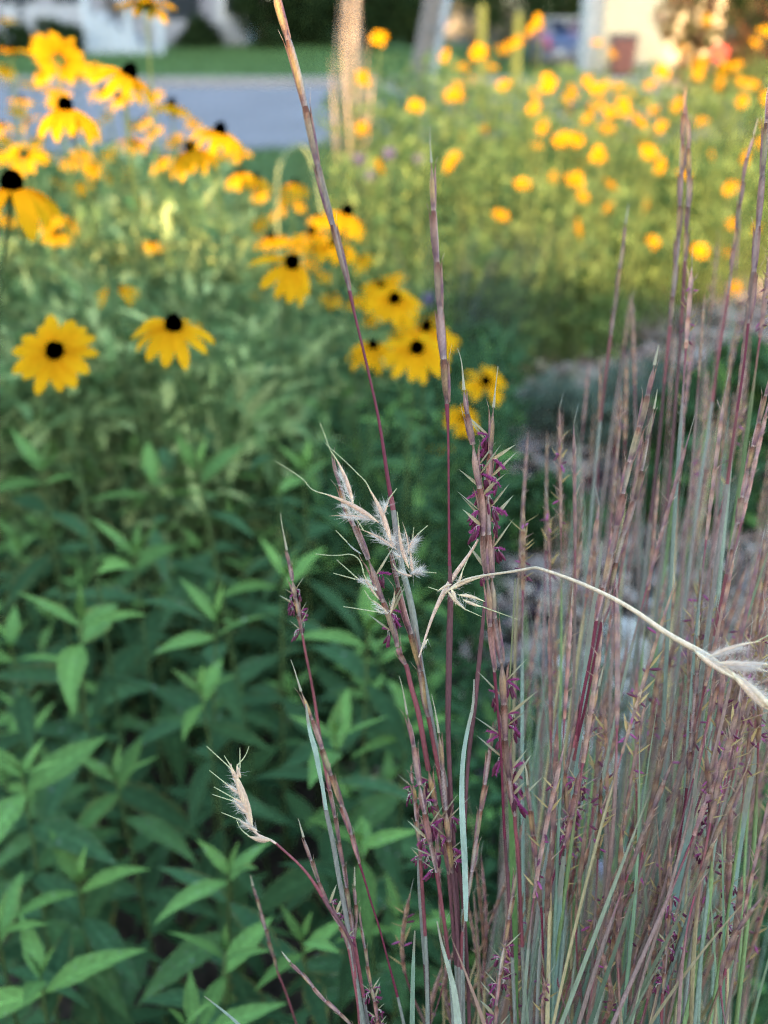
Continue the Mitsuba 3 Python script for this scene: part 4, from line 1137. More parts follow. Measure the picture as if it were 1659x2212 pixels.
def hero_raceme(t, sh, P, Rr, seg, rng, tint, flower=0.0, pale=0.0, twin=True):
    """Spikelets as single pieces; flowering ones carry glumes, anthers and stigmas. Rr per sample radius; seg in metres."""
    L = np.concatenate([[0], np.cumsum(np.linalg.norm(np.diff(P, axis=0), axis=1))])
    tot = L[-1]
    nseg = max(2, int(round(tot / seg)))
    bounds = np.linspace(0, tot, nseg + 1)
    bounds[1:-1] += rng.normal(0, .05, nseg - 1) * seg
    side0 = perp(unit(P[-1] - P[0]), rng, RT if rng.random() < .5 else -RT)
    for k in range(nseg):
        a, b = bounds[k], bounds[k + 1]
        m = 12
        ls = np.linspace(a - (.10 * seg if k else 0), b, m)
        pts = np.stack([np.interp(ls, L, P[:, j]) for j in range(3)], 1)
        ph = np.clip((b - ls) / (b - a), 0, 1)
        rr = np.interp(ls, L, Rr) * np.interp(ph, PHX, PHR)
        tn = unit(pts[-1] - pts[0])
        if k:
            rr[0] *= .55
        else:
            rr[:5] *= np.linspace(.10, .95, 5)
        c = seg_col(ph, tint * rng.uniform(.82, 1.22)) * (1 - pale) + pale * STRAW * rng.uniform(.8, 1.1)
        tone = [np.array([.44, .29, .10]), np.array([.36, .15, .14]), np.array([.30, .27, .14]), np.array([.34, .20, .16])][int(rng.integers(0, 4))]
        tw = (rng.uniform(.25, .75) * np.interp(ph, [.1, .35, .7, .95], [0, 1, 1, 0]))[:, None] * (1 - pale)
        c = c * (1 - tw) + tone * tw
        if k == 0:
            c[:4] = c[:4] * .5 + .5 * np.array([.24, .17, .16])
        g = G().tube(pts, rr, c, 8, .38, rng)
        if twin:
            # the stalked sterile spikelet lies along the segment, its tip a little free
            sd = unit(side0 * (1 if k % 2 else -1) + perp(tn, rng) * .5)
            sd = unit(sd - (sd @ tn) * tn)
            w_ = np.linspace(0, 1, 7)
            q = np.stack([np.interp(b - (b - a) * (.03 + 1.02 * w_), L, P[:, j]) for j in range(3)], 1)
            rm = np.interp((a + b) / 2, L, Rr)
            q = q + sd * (rm * (.75 + .55 * w_ ** 2 + (.8 * w_ ** 3 if flower else .2 * w_ ** 4)))[:, None]
            g.tube(q, rm * .52 * np.array([.4, .8, 1, 1, .8, .5, .06]), (np.array([TAN * .9, TAN, PURP * 1.2, PURP * 1.3, TAN, TAN * .8, RUST]) * tint) * (1 - pale) + pale * STRAW, 6, .2, rng)
            if rng.random() < .75:
                g.hairs(q[:1] if False else q[-1:], (tn * -.9 + sd * rng.uniform(.1, .5))[None] * np.sign(-tn[2] if abs(tn[2]) > .05 else 1.0) + rng.normal(0, .12, (1, 3)), seg * rng.uniform(.12, .34), .00016, TAN * 1.3)
        g.emit('spikelet', 'stem_skin', sh)
        if flower > .5 and rng.random() < .6:
            flower_bits(sh, P, L, b - (b - a) * rng.uniform(.7, .95), np.interp((a + b) / 2, L, Rr), rng, seg)
        if rng.random() < flower:
            flower_bits(sh, P, L, b - (b - a) * rng.uniform(.4, .75), np.interp((a + b) / 2, L, Rr), rng, seg)
            if rng.random() < .85:
                flower_bits(sh, P, L, b - (b - a) * rng.uniform(.1, .4), np.interp((a + b) / 2, L, Rr), rng, seg)


def flower_bits(sh, P, L, l, r, rng, seg, side=None):
    p = np.array([np.interp(l, L, P[:, j]) for j in range(3)])
    q = np.array([np.interp(l + .01, L, P[:, j]) for j in range(3)])
    tn = unit(p - q)
    sd = perp(tn, rng, RT * (rng.choice([-1, 1]) if side is None else side) + rng.normal(0, .35, 3))
    # glume: pale green boat that opens away from the stem
    gl = seg * rng.uniform(.55, .85)
    w_ = np.linspace(0, 1, 7)[:, None]
    d = unit(tn * .8 + sd * rng.uniform(.55, 1.0))
    pts = p + sd * r * .7 + d * w_ * gl + sd * (w_ ** 2) * gl * .12
    c = (np.array([.50, .36, .20]) * (1 - w_) + np.array([.42, .46, .34]) * w_) * rng.uniform(.8, 1.15)
    G().blade(pts, gl * .16 * np.array([.5, .9, 1, .9, .65, .35, .02]), np.cross(d, sd) + rng.normal(0, .3, 3), .3, c, 2).emit('glume', 'blade_skin', sh)
    base = p + sd * r * 1.1
    for k in range(int(rng.integers(2, 5))):
        f = base + sd * rng.uniform(.0005, .0028) + perp(tn, rng) * .001 + np.array([0, 0, -rng.uniform(.0012, .0045)])
        al = max(seg * rng.uniform(.24, .34), .0036)
        dn = unit(np.array([rng.normal(0, .25), rng.normal(0, .25), -1]) + sd * .25)
        g = G().tube(spline(np.array([base, (base + f) / 2 + sd * .001 + [0, 0, .0008], f]), 5), .00010, (.6, .55, .5), 4)
        w2 = np.linspace(0, 1, 6)
        g.tube(f + dn * w2[:, None] * al, al * .13 * np.array([.3, .95, 1, 1, .9, .25]), ANTH * rng.uniform(.7, 1.5), 6, .15, rng)
        g.emit('anther', 'stem_skin', sh)
    for k in range(int(rng.integers(1, 3))):
        dn = unit(sd * rng.uniform(.5, 1) + tn * rng.normal(0, .5) + [0, 0, -.25] + rng.normal(0, .3, 3))
        al = max(seg * rng.uniform(.26, .40), .0036)
        w2 = np.linspace(0, 1, 6)[:, None]
        cc = base + dn * w2 * al + np.array([0, 0, -1]) * (w2 ** 2) * al * .25
        g = G().tube(cc, al * .07 * np.array([.4, 1, 1.1, 1.1, .9, .3]), STIG, 5)
        m = 46
        ws = rng.uniform(.12, 1, m)
        bp = np.stack([np.interp(ws, w2[:, 0], cc[:, j]) for j in range(3)], 1)
        g.hairs(bp, rng.normal(size=(m, 3)) + dn * .5, al * .22, al * .025, STIG * 1.25)
        g.emit('stigma', 'fuzz_skin', sh, False)


def parse(txt):
    out, tags = [], []
    for part in txt.split(','):
        q = part.split()
        out.append([float(q[0]), float(q[1]), float(q[2])]); tags.append(q[3] if len(q) > 3 else (tags[-1] if tags else 'c'))
    return np.array(out), tags


TAGC = {'a': np.array([.40, .36, .26]), 'p': MAR, 'c': GLAU, 'b': BRN, 'd': STRAW, 'k': np.array([.27, .085, .095]), 'g': np.array([.10, .20, .07])}


def hero(label, txt, zt=.50, zb=.555, seg=90, flower=0.0, pale=0.0, seed=0, twin=True, root=True, tint=1.0, leafs=(), zs=None, cat='grass stalk', foot=(0, 0)):
    rng = np.random.default_rng(6000 + seed)
    K, tags = parse(txt)
    zk = zs if zs is not None else zt + (zb - zt) * (K[:, 1] - 0) / 2212.0
    t = thing('grass_stalk', label, cat)
    KP = pix(K[:, 0], K[:, 1], zk)
    rk = K[:, 2] / 2 * zk / FV * .92
    tint = tint * np.array([.92, .80, .86])
    if root:
        l_ = KP[-1]; dirn = unit(KP[-1] - KP[-2])
        e = np.array([l_[0] * .75 + .02 + foot[0], l_[1] - .05 + foot[1], -.01])
        m_ = l_ * .5 + e * .5 + dirn * .03
        KP = np.vstack([KP, m_, e]); rk = np.concatenate([rk, [.0016, .0019]]); tags = tags + [tags[-1], 'c']
    n = len(KP)
    px_len = np.linalg.norm(np.diff(KP, axis=0), axis=1)
    kk_ = np.concatenate([[0], np.cumsum(px_len)])
    N = int(np.clip(kk_[-1] / .0032, 24, 420))
    s_ = np.linspace(0, kk_[-1], N)
    from scipy.interpolate import PchipInterpolator, CubicSpline
    Pd = CubicSpline(kk_, KP, axis=0)(s_) if n > 3 else PchipInterpolator(kk_, KP, axis=0)(s_)
    rd = np.interp(s_, kk_, rk)
    tg = np.array([tags[min(int(np.searchsorted(kk_, q, side='right')) - 1, n - 1)] for q in s_])
    segm = seg * float(np.mean(zk)) / FV
    # stem: everything that is not raceme
    g = G(); sh = t + '__seed_head'; any_h = False; rach = G()
    i = 0
    while i < N:
        j = i
        while j + 1 < N and tg[j + 1] == tg[i]:
            j += 1
        a_, b_ = i, min(j + 1, N - 1)
        P, R = Pd[a_:b_ + 1], rd[a_:b_ + 1]
        if len(P) >= 2:
            if tg[i] in 'hH':
                any_h = True
                rach.tube(P, R * .35, TAN * .6, 5)
                hero_raceme(t, sh, P, R, segm, rng, tint, flower if tg[i] == 'H' else 0.0, pale, twin)
            elif tg[i] == 'a':
                rach.tube(P, R, TAGC['a'], 5)
                any_h = True
            else:
                w_ = np.linspace(0, 1, len(P))[:, None]
                c = TAGC[tg[i]] * np.ones((len(P), 1))
                nz = meshkit.noise(np.stack([P[:, 2] * 60, P[:, 2] * 0 + seed, P[:, 2] * 0], 1))[:, None]
                if tg[i] == 'c':
                    c = c * (1 - .45 * nz ** 2) + .45 * nz ** 2 * np.array([.28, .15, .17])
                if tg[i] in 'bk':
                    c = c * (.65 + .7 * nz)
                g.tube(P, R, c * tint, 7, .14, rng)
                if tg[i] == 'p' and len(P) > 5:          # ribs on the dark thread
                    pass
        i = j + 1
    g.emit('culm', 'stem_skin', t)
    if any_h:
        rach.emit('seed_head', 'stem_skin', t)
    for lf in leafs:
        leaf_blade(t, *lf, rng=rng)
    return t, sh


def leaf_blade(t, txt, z0=.5, z1=.55, col=(.30, .40, .33), rng=None, fold=.12, face=.7):
    K, _ = parse(txt + '' if ' ' in txt else txt)
    z = np.linspace(z0, z1, len(K))
    P = spline(pix(K[:, 0], K[:, 1], z), 26)
    w = np.interp(np.linspace(0, 1, 26), np.linspace(0, 1, len(K)), K[:, 2] * z / FV)
    side = RT * face + UP * .2 - FWD * (1 - face)
    tt = np.linspace(0, 1, 26)[:, None]
    c = np.array(col) * (.85 + .3 * meshkit.noise(np.concatenate([tt * 9, tt * 0 + w.sum() * 1e3, tt * 0], 1))[:, None])
    c[:5] = c[:5] * .5 + .5 * np.array([.36, .24, .18])
    return G().blade(P, w, side, fold, c, 4).emit('leaf_blade', 'blade_skin', t)


def awned(sh, base, tip, z, w, awn=(), fuzz=40, fz=26, col=(.66, .42, .27), seed=0, fdir=None, zt=None):
    """A ripe spikelet from base to tip (frame units) with a bent awn and a tuft of white hairs at its foot."""
    rng = np.random.default_rng(8000 + seed)
    b, e = pix(*base, z), pix(*tip, zt or z)
    ax = unit(e - b); L = np.linalg.norm(e - b)
    side = unit(np.cross(ax, FWD))
    s_ = np.linspace(0, 1, 10)
    bow = side * (np.sin(s_ * np.pi) * L * .05 * rng.choice([-1, 1]))[:, None]
    pts = b + ax * s_[:, None] * L + bow
    r = w / 2 * z / FV * np.array([.25, .7, .95, 1, .95, .85, .68, .45, .25, .06])
    c = np.array(col) * rng.uniform(.9, 1.1) * (np.array([1.05, 1.05, 1, .95, .92, .9, .92, .95, 1, 1])[:, None])
    c[2:6] = c[2:6] * .75 + .25 * np.array([.50, .22, .22])
    g = G().tube(pts, r, c, 7, .18, rng)
    g.tube(pts[2:] + side * r[2:, None] * .8, r[2:] * .45, c[2:] * .8 + .1, 5)
    if len(awn):
        q = np.array([pix(x, y, z + dz) for x, y, dz in awn])
        pa = np.vstack([pts[-2:-1], q])
        pa = CubicLite(pa, 26)
        g.tube(pa, np.linspace(2.9, 1.5, 26) / 2 * z / FV, np.array([.52, .52, .30]) * (1 + .15 * np.sin(np.linspace(0, 40, 26)))[:, None], 5)
    g.emit('spikelet', 'stem_skin', sh)
    if fuzz:
        fuzz = int(fuzz * 1.5)
        fs = rng.uniform(.02, .62, fuzz)
        bp = b + ax * (fs * L)[:, None] + rng.normal(0, 1, (fuzz, 3)) * (w * .2 * z / FV)
        fd = ax * .75 + rng.normal(0, .55, (fuzz, 3)) + (0 if fdir is None else (fdir[0] * RT + fdir[1] * UP) * .8)
        G().hairs(bp, fd, fz * z / FV * rng.uniform(.5, 1.15, fuzz), .46 * z / FV, (.86, .80, .77)).emit('hair_tuft', 'fuzz_skin', sh, False)


def CubicLite(p, n):
    from scipy.interpolate import CubicSpline
    k = np.concatenate([[0], np.cumsum(np.maximum(np.linalg.norm(np.diff(p, axis=0), axis=1), 1e-9))])
    return CubicSpline(k, p, axis=0, bc_type='natural')(np.linspace(0, k[-1], n)) if len(p) > 2 else spline(p, n)


def d4(x, y):
    return ((850 + .3617 * x) / 1.507, (1300 + .3617 * y) / 1.507)


hero('tall grass stem whose thick purple raceme leans in from the top edge',
     '588 -40 17 h,597 0 18,628 105 18,662 245 18,690 375 17,720 490 16,742 575 15,752 615 11 p,763 665 7,775 715 6,795 800 6,815 890 7,832 995 9,842 1060 11 k,848 1092 13 c,858 1170 14,874 1247 15,892 1327 17,902 1399 18,919 1495 17,932 1560 15,945 1627 13,962 1687 12 b,971 1783 11,986 1855 10,1000 1950 9,1008 2060 9,1014 2230 9', .50, .565, seg=132, seed=1, tint=.95)
hero('middle grass stem with a straight spear like raceme and dark thread stalk',
     '929 272 1.5 a,930 325 3,931 340 6 h,934 400 14,939 500 16,946 600 18,953 700 19,959 780 20,964 848 18,965 866 12 p,968 930 6,969 1010 5,970 1130 6,971 1210 8 b,973 1290 14,971 1380 16,969 1480 15,968 1567 13,972 1680 11,982 1850 10,992 2000 9,1003 2230 9', .49, .56, seg=105, seed=2, tint=1.1)
S3, sh3 = hero('grass stem with pointed flowering head and dangling maroon anthers, left of the tall pair',
               '988 752 1.5 a,999 800 3,1001 830 7 h,1009 892 13,1020 950 16 H,1031 1027 17,1040 1075 17,1043 1125 16,1044 1189 15,1051 1243 16 h,1056 1290 15,1060 1375 14,1066 1428 12,1067 1440 9 p,1072 1495 7,1078 1567 6,1083 1640 6,1086 1720 6,1090 1800 7 b,1098 1920 8,1106 2060 9 c,1114 2230 10', .485, .55, seg=92, flower=.55, seed=3)
S4, sh4 = hero('grass stem with the thickest flowering raceme, right one of the tall pair',
               '1076 790 1.5 a,1070 840 3,1066 880 8 H,1062 932 13,1058 994 15,1053 1070 16,1055 1150 17,1058 1200 18,1062 1243 18 h,1066 1324 19,1075 1380 18,1082 1420 18 H,1087 1500 18,1090 1575 18,1094 1640 17,1101 1685 15,1108 1735 12,1111 1752 9 k,1113 1783 9,1118 1831 9,1122 1900 9,1128 2040 9 c,1134 2230 10', .488, .552, seg=95, flower=1.0, seed=4)
S5, sh5 = hero('grass stem with pink stigmas and tan nodes, left raceme under the feathery seed heads',
               '716 975 3 h,722 1010 8,733 1045 10,744 1085 12,757 1120 13,775 1160 14,792 1200 14 H,807 1240 15,820 1280 15,836 1320 15,847 1355 14,856 1385 13 h,862 1410 13,874 1430 11 k,885 1470 12,900 1525 13,913 1590 13,925 1660 13 H,938 1725 13,952 1790 13,962 1840 12,968 1880 10 b,975 1960 9,985 2080 10 c,992 2230 11', .49, .56, seg=86, flower=1.0, seed=5, tint=1.15)
S6, sh6 = hero('grass stem with brown jointed raceme bearing the pale feathery seed heads',
               '838 1180 5 h,845 1205 9,855 1245 12,865 1290 14,875 1330 15,888 1372 16,898 1410 15,906 1440 14,912 1470 13,916 1510 12,923 1540 11 k,935 1600 10,950 1680 11 b,962 1760 12,975 1850 12,984 1950 11,990 2080 10 c,996 2230 10', .492, .56, seg=86, seed=6, tint=.95)
hero('short flowering grass stem with maroon anthers, left of the feathery heads',
     '606 1108 1.5 a,612 1150 3,618 1180 6 h,624 1215 9,630 1245 10 H,637 1285 11,644 1320 11,649 1348 8,652 1365 6 k,658 1400 6,668 1450 6,679 1510 7,688 1570 7,702 1660 7,730 1800 7 b,760 2010 7 c,785 2230 8', .52, .60, seg=46, flower=1.0, seed=7)
hero('leaning grass stem with purple red raceme above a thin red thread, left of clump',
     '628 1425 1.5 a,640 1460 3,650 1492 7 h,665 1530 10,680 1572 12,700 1630 13,722 1695 13,740 1745 13,757 1795 12,768 1838 10,774 1858 7 p,785 1892 5,802 1950 4.5,815 1990 4.5,829 2040 4.5,842 2090 5,858 2150 7 c,876 2230 9', .49, .545, seg=62, seed=8, tint=.85,
     leafs=[('661 1520 4,667 1570 9,681 1624 13,692 1680 12,697 1705 9,704 1750 8', .50, .51, (.42, .54, .46))])
hero('blue green grass stem beside the leaning purple raceme',
     '697 1690 8 c,704 1750 11,717 1810 12,730 1884 12,746 1972 12,757 2040 12 c,768 2110 12,780 2180 12,790 2230 12', .51, .55, seed=9)
hero('grass stem with a narrow tan and brown raceme tucked behind the blue green one',
     '706 1660 5 h,713 1705 8,722 1755 9,732 1815 9,745 1890 9,755 1960 9,762 2010 8 k,772 2070 7,785 2150 8 c,798 2230 8', .53, .56, seg=50, seed=10, tint=1.1)
S10, sh10 = hero('bent grass stem ending in a bleached, fluffy seed head, left of the clump',
                 '497 1650 5 d,510 1690 7,525 1730 8,537 1770 7,550 1797 6,566 1808 7,585 1815 6 k,612 1836 6,645 1866 6,672 1898 7,690 1925 9 b,705 1950 10,722 1975 10,740 2000 9,756 2030 8,764 2075 8 k,770 2130 8,778 2230 8', .50, .55, seed=11)
hero('purple flowering spike crossing the stalk of the bleached seed head',
     '644 1768 1.5 a,652 1795 5 h,662 1830 8,675 1868 9,690 1910 10,704 1942 11 H,718 1970 11,732 1995 10,744 2018 8,752 2045 7 k,762 2100 7,772 2160 7 c,782 2230 8', .505, .55, seg=50, flower=.9, seed=12)
hero('thin blurred grass stem left of the purple flowering spike',
     '541 1890 2 a,546 1910 5 h,556 1945 7,568 1985 8,580 2030 8,592 2070 7,598 2095 5 k,612 2130 4,628 2175 5,646 2230 5', .62, .64, seg=30, seed=13, tint=.8)
hero('bent over raceme slanting to the lower right at the bottom',
     '608 2055 2 a,618 2068 6 h,640 2092 8,668 2122 9,700 2160 9,725 2182 9,750 2205 8,775 2235 7 k', .52, .53, seg=42, seed=14)
hero('slim grass stem with a yellowish tip left of the clump foot',
     '766 1872 2 a,766 1900 5 h,768 1950 8,769 1995 8,766 2030 7 k,770 2090 7,776 2150 7 c,784 2230 8', .54, .56, seg=44, seed=15)
hero('slim reddish flowering stem at the bottom between the blue green stem and the red thread',
     '775 1965 3 h,782 2010 6,790 2060 7,800 2120 8 H,808 2160 8,818 2230 7 k', .53, .545, seg=40, flower=.9, seed=16)
S16, _ = hero('dead straw stem arching across the clump to a white tufted head at right edge',
              '905 1420 4 d,918 1380 5,936 1328 8,955 1287 12,977 1249 12,1004 1211 9,1033 1165 5', root=False, zs=np.array([.53, .53, .53, .53, .53, .53, .53]), seed=17)
G().tube(CubicLite(pix(np.array([962, 985, 1020, 1069, 1110, 1152, 1160, 1190, 1229, 1299, 1379, 1429, 1479, 1539, 1569, 1609, 1659, 1720]),
                       np.array([1282, 1262, 1248, 1240, 1234, 1227, 1227, 1236, 1250, 1280, 1325, 1360, 1390, 1425, 1450, 1475, 1520, 1570]), np.linspace(.525, .47, 18)), 120),
         np.interp(np.linspace(0, 1, 120), [0, .2, .28, .45, .75, .9, 1], [5, 6, 7, 9, 14, 13, 6]) / 2 * .5 / FV, STRAW * np.interp(np.linspace(0, 1, 120), [0, .25, .4, 1], [.95, .8, 1.05, 1.1])[:, None], 7, .12, np.random.default_rng(3)).emit('arched_culm', 'stem_skin', S16)
shd = S16 + '__seed_head'
for k, (b_, e_, w_, aw, fz, fd) in enumerate([((1525, 1422), (1645, 1385), 7, [(1700, 1352, 0)], 90, (.6, .1)), ((1550, 1432), (1660, 1452), 12, [], 130, (.7, .2)), ((1580, 1452), (1690, 1545), 14, [], 120, (.7, .3)), ((1500, 1405), (1600, 1470), 12, [], 40, (.6, .3)),
                                          ((1560, 1440), (1690, 1440), 8, [], 110, (.6, .2)), ((1600, 1475), (1670, 1540), 12, [], 60, (.7, -.1))]):
    awned(shd, b_, e_, .475, w_, aw, fz, 44, (.86, .68, .48), 300 + k, fd)
# straw spikelets left of the pair, on the dead stem
for k, (b_, e_, w_, aw, fz) in enumerate([((970, 1275), (1046, 1246), 9, [], 8), ((968, 1278), (1010, 1320), 8, [(1040, 1332, 0)], 20), ((990, 1285), (1048, 1300), 7, [], 26), ((975, 1262), (944, 1278), 6, [(925, 1268, 0)], 14),
                                      ((985, 1268), (1000, 1228), 5, [(1012, 1205, 0)], 10), ((975, 1272), (984, 1308), 8, [], 10), ((1000, 1295), (1048, 1312), 6, [(1118, 1338, 0)], 14), ((925, 1380), (908, 1408), 4, [], 16)]):
    awned(shd, b_, e_, .522, w_, aw, fz, 20, (.84, .68, .44), 340 + k)

# the pale feathery seed heads of the two centre stems
FE = [((1060, 1110), (530, 835), 23, [(430, 785, 0), (400, 745, 0), (350, 700, 0), (240, 625, 0), (125, 555, 0)], 70, (-.6, -.2)), ((1170, 1290), (955, 775), 25, [(935, 735, 0), (880, 680, 0), (790, 590, 0), (680, 490, 0), (580, 398, 0)], 60, (-.3, .1)),
      ((830, 960), (650, 490), 20, [(625, 460, 0), (590, 370, 0), (530, 212, 0)], 90, (-.3, .3)), ((1000, 1080), (610, 1050), 8, [], 110, (-.5, .25)), ((1220, 1350), (880, 1165), 12, [(840, 1060, 0), (780, 1010, 0)], 60, (-.1, .6)),
      ((1090, 1060), (1150, 880), 7, [(1222, 800, 0)], 60, (-.5, -.1)), ((1330, 1520), (1235, 1090), 19, [(1225, 1010, 0)], 40, (.2, .2)), ((1310, 1380), (1420, 1200), 8, [(1500, 1135, 0)], 80, (.6, -.2)), ((1375, 1580), (1350, 1340), 14, [(1375, 1150, 0)], 20, (.3, .2)),
      ((1350, 1570), (1460, 1552), 9, [(1580, 1562, 0)], 110, (.5, .5)), ((1360, 1590), (1215, 1540), 10, [(1185, 1480, 0)], 30, (-.3, .1)), ((1260, 1420), (1205, 1400), 5, [], 24, (-.3, .2)), ((1330, 1400), (1270, 1100), 6, [], 12, (0, .2)), ((1200, 1320), (1165, 1250), 7, [], 50, (-.2, .6))]
for k, (b_, e_, w_, aw, fz, fd) in enumerate(FE):
    awned(sh6 if k > 0 else sh5, d4(*b_), d4(*e_), .488 + .002 * (k % 3), w_ * .24 * 1.75, [(*d4(x, y), dz) for x, y, dz in aw], fz, 28, (.80, .54, .37), k, fd)
F5 = [((1060, 1800), (910, 1530), 12, [(860, 1420, 0), (800, 1395, 0), (740, 1400, 0), (490, 1392, 0)], 6), ((1050, 1720), (840, 1600), 8, [(680, 1445, 0)], 50), ((1000, 1640), (830, 1620), 6, [(650, 1565, 0)], 50), ((1140, 1920), (960, 1790), 8, [(930, 1720, 0)], 24),
      ((1150, 1920), (1070, 1920), 6, [(740, 1865, 0)], 14), ((900, 1390), (760, 1270), 8, [(672, 1180, 0)], 0), ((1160, 1935), (1200, 1720), 13, [], 6), ((1100, 1930), (1010, 1870), 3, [], 10)]
for k, (b_, e_, w_, aw, fz) in enumerate(F5):
    awned(sh5, d4(*b_), d4(*e_), .487, w_ * .24 * 1.6, [(*d4(x, y), dz) for x, y, dz in aw], fz, 18, (.62, .48, .30) if k != 5 else (.42, .48, .42), 50 + k, (-.5, .1))
for k, (b_, e_, w_, aw, fz) in enumerate([((545, 1785), (493, 1645), 8, [(484, 1632, 0)], 20), ((528, 1740), (500, 1660), 9, [], 16), ((515, 1690), (494, 1655), 6, [(446, 1612, 0)], 20), ((520, 1680), (512, 1650), 5, [(530, 1632, 0), (538, 1612, 0)], 10),
                                      ((527, 1718), (485, 1690), 4, [(452, 1664, 0)], 80), ((535, 1745), (500, 1722), 4, [(462, 1700, 0)], 70), ((540, 1760), (505, 1728), 5, [(458, 1716, 0)], 110), ((556, 1795), (515, 1768), 5, [(478, 1755, 0)], 130),
                                      ((585, 1814), (535, 1806), 8, [(520, 1790, 0), (510, 1768, 0)], 10), ((512, 1690), (520, 1655), 4, [(518, 1615, 0)], 10)]):
    awned(sh10, b_, e_, .503, w_ * 1.5, aw, int(fz * .55), 26, (.80, .58, .38), 80 + k, (-.7, .15))

hero('broad red raceme above the arching straw stem, left one of twins',
     '1423 745 2 a,1415 780 8 h,1400 850 15,1383 920 17,1366 980 18,1350 1040 17,1337 1110 16,1322 1180 16,1308 1250 15,1296 1300 13,1290 1330 9 p,1281 1390 8,1270 1450 8,1258 1510 8,1246 1575 10 k,1238 1610 13 c,1225 1660 14,1212 1720 14,1196 1800 14,1178 1880 13,1160 2000 12,1150 2110 11,1145 2230 11', .50, .56, seg=72, seed=20, tint=1.1)
hero('dark red raceme with tan nodes above the arching straw stem, right one of twins',
     '1420 840 1.5 a,1413 880 6 h,1400 940 11,1388 1000 13,1376 1060 14,1362 1110 14,1345 1160 15,1330 1215 15,1318 1270 14,1310 1312 13,1303 1335 10 p,1294 1375 7,1283 1430 7,1272 1490 7,1260 1545 7,1247 1600 8 k,1240 1640 9 c,1226 1720 10,1205 1850 10,1185 2000 10,1172 2230 10', .503, .563, seg=70, seed=21, tint=.85)
hero('flowering raceme with open glume and maroon anthers below the red twin racemes',
     '1303 1440 2 a,1296 1470 6 h,1283 1520 11,1272 1570 14,1264 1620 15,1256 1655 15 H,1246 1700 14,1238 1740 14,1228 1790 12,1222 1815 8 p,1212 1840 6,1200 1880 5,1188 1920 6 k,1178 1970 7 c,1168 2050 9,1160 2230 9', .495, .545, seg=62, flower=1.0, seed=22, tint=1.2)
hero('tall dark jointed raceme along the right edge',
     '1664 160 6 h,1659 215 12,1651 330 14,1642 430 15,1634 540 15,1627 615 14,1622 668 11,1618 690 8 p,1612 745 6,1604 810 6,1594 880 6 k,1582 960 7,1572 1040 8 c,1556 1160 10,1535 1320 11,1510 1500 12,1488 1700 12,1465 1900 12,1440 2230 12', .50, .58, seg=98, seed=23, tint=.9)
hero('dark slender grass tip at the upper right, left of a close pair',
     '1480 178 3 h,1478 240 9,1474 330 12,1470 420 12,1464 520 12,1456 610 11,1448 700 10 k,1436 820 8 b,1424 950 8,1405 1130 9 c,1375 1400 10,1340 1700 10,1310 2230 10', .66, .72, seg=60, seed=24, tint=.8)
hero('dark slender grass tip at the upper right, right of a close pair',
     '1478 195 3 h,1484 260 9,1488 340 12,1488 420 12,1484 480 11,1480 560 10 k,1472 700 8 b,1460 860 8,1440 1100 9 c,1410 1400 10,1380 1750 10,1350 2230 10', .67, .73, seg=60, seed=25, tint=.8)
hero('slanting grass tip between the close pair and the right edge',
     '1637 255 2 a,1628 290 5 h,1612 350 8,1601 420 9,1592 490 9,1582 560 8,1575 625 6 k,1560 720 6,1540 860 7 c,1512 1050 8,1480 1300 9,1440 1650 9,1400 2230 9', .64, .72, seg=50, seed=26)
hero('slender purple grass head standing in front of the low golden flowers',
     '1358 440 2 a,1352 480 5 h,1345 540 8,1336 600 9,1328 660 9,1320 720 8 k,1310 800 7,1298 900 7 c,1282 1060 8,1260 1350 9,1230 1750 9,1210 2230 9', .72, .78, seg=46, seed=27, tint=.85)
hero('mottled raceme low at the right edge below the tall dark one',
     '1668 800 6 h,1655 850 10,1641 905 12,1628 960 13,1615 1015 13,1604 1070 13,1594 1125 13,1582 1180 12,1572 1230 11 k,1560 1290 9,1545 1370 9 c,1520 1530 10,1490 1750 10,1460 2230 11', .52, .58, seg=58, seed=28)
hero('yellow and purple raceme with anthers near the lower right',
     '1596 1578 2 a,1585 1610 7 h,1570 1640 12,1558 1665 13 H,1548 1700 14,1538 1740 14,1530 1790 12,1522 1840 9 k,1512 1900 8 b,1500 2000 9 c,1485 2110 10,1475 2230 10', .50, .54, seg=44, flower=1.0, seed=29, tint=1.2)
hero('dark jointed raceme passing under the tuft of the arching straw stem',
     '1511 1330 2 a,1509 1360 5 h,1507 1410 11,1504 1470 12,1500 1530 12,1494 1590 12,1489 1650 11,1485 1690 8 p,1479 1740 6,1470 1800 6 k,1460 1880 7 c,1445 2000 9,1430 2230 10', .51, .56, seg=40, seed=30, tint=.75)
hero('flowering stem low right with spread pale glumes and crimson stigmas',
     '1452 1890 2 a,1450 1930 6 H,1446 1980 9,1440 2030 9,1436 2090 9,1432 2140 8 k,1428 2230 8', .50, .53, seg=40, flower=1.0, seed=31, tint=1.1)
hero('flowering stem near the right edge at the bottom with yellow spikelets',
     '1580 1800 2 a,1577 1840 6 H,1574 1890 9,1572 1950 9,1570 2000 8,1568 2060 7 k,1562 2230 8', .52, .55, seg=42, flower=1.0, seed=32, tint=1.15)
hero('plain purple raceme with awned tip just right of the tall pair',
     '1128 1640 1.5 a,1136 1660 4,1139 1690 7 h,1144 1740 11,1150 1790 12,1156 1840 12,1161 1890 12,1166 1935 11,1168 1950 7 p,1171 2000 5,1173 2060 5 k,1174 2230 7', .50, .54, seg=60, seed=33)
hero('purple raceme with forked awns between the blue green stem and the dark thread stem',
     '932 1500 1.5 a,940 1535 3,946 1570 6 h,952 1620 12,957 1680 14,962 1740 15 H,968 1800 15,973 1850 13,976 1880 10 b,984 1960 9,990 2080 9 c,997 2230 9', .497, .55, seg=70, flower=.9, seed=34, tint=.9)
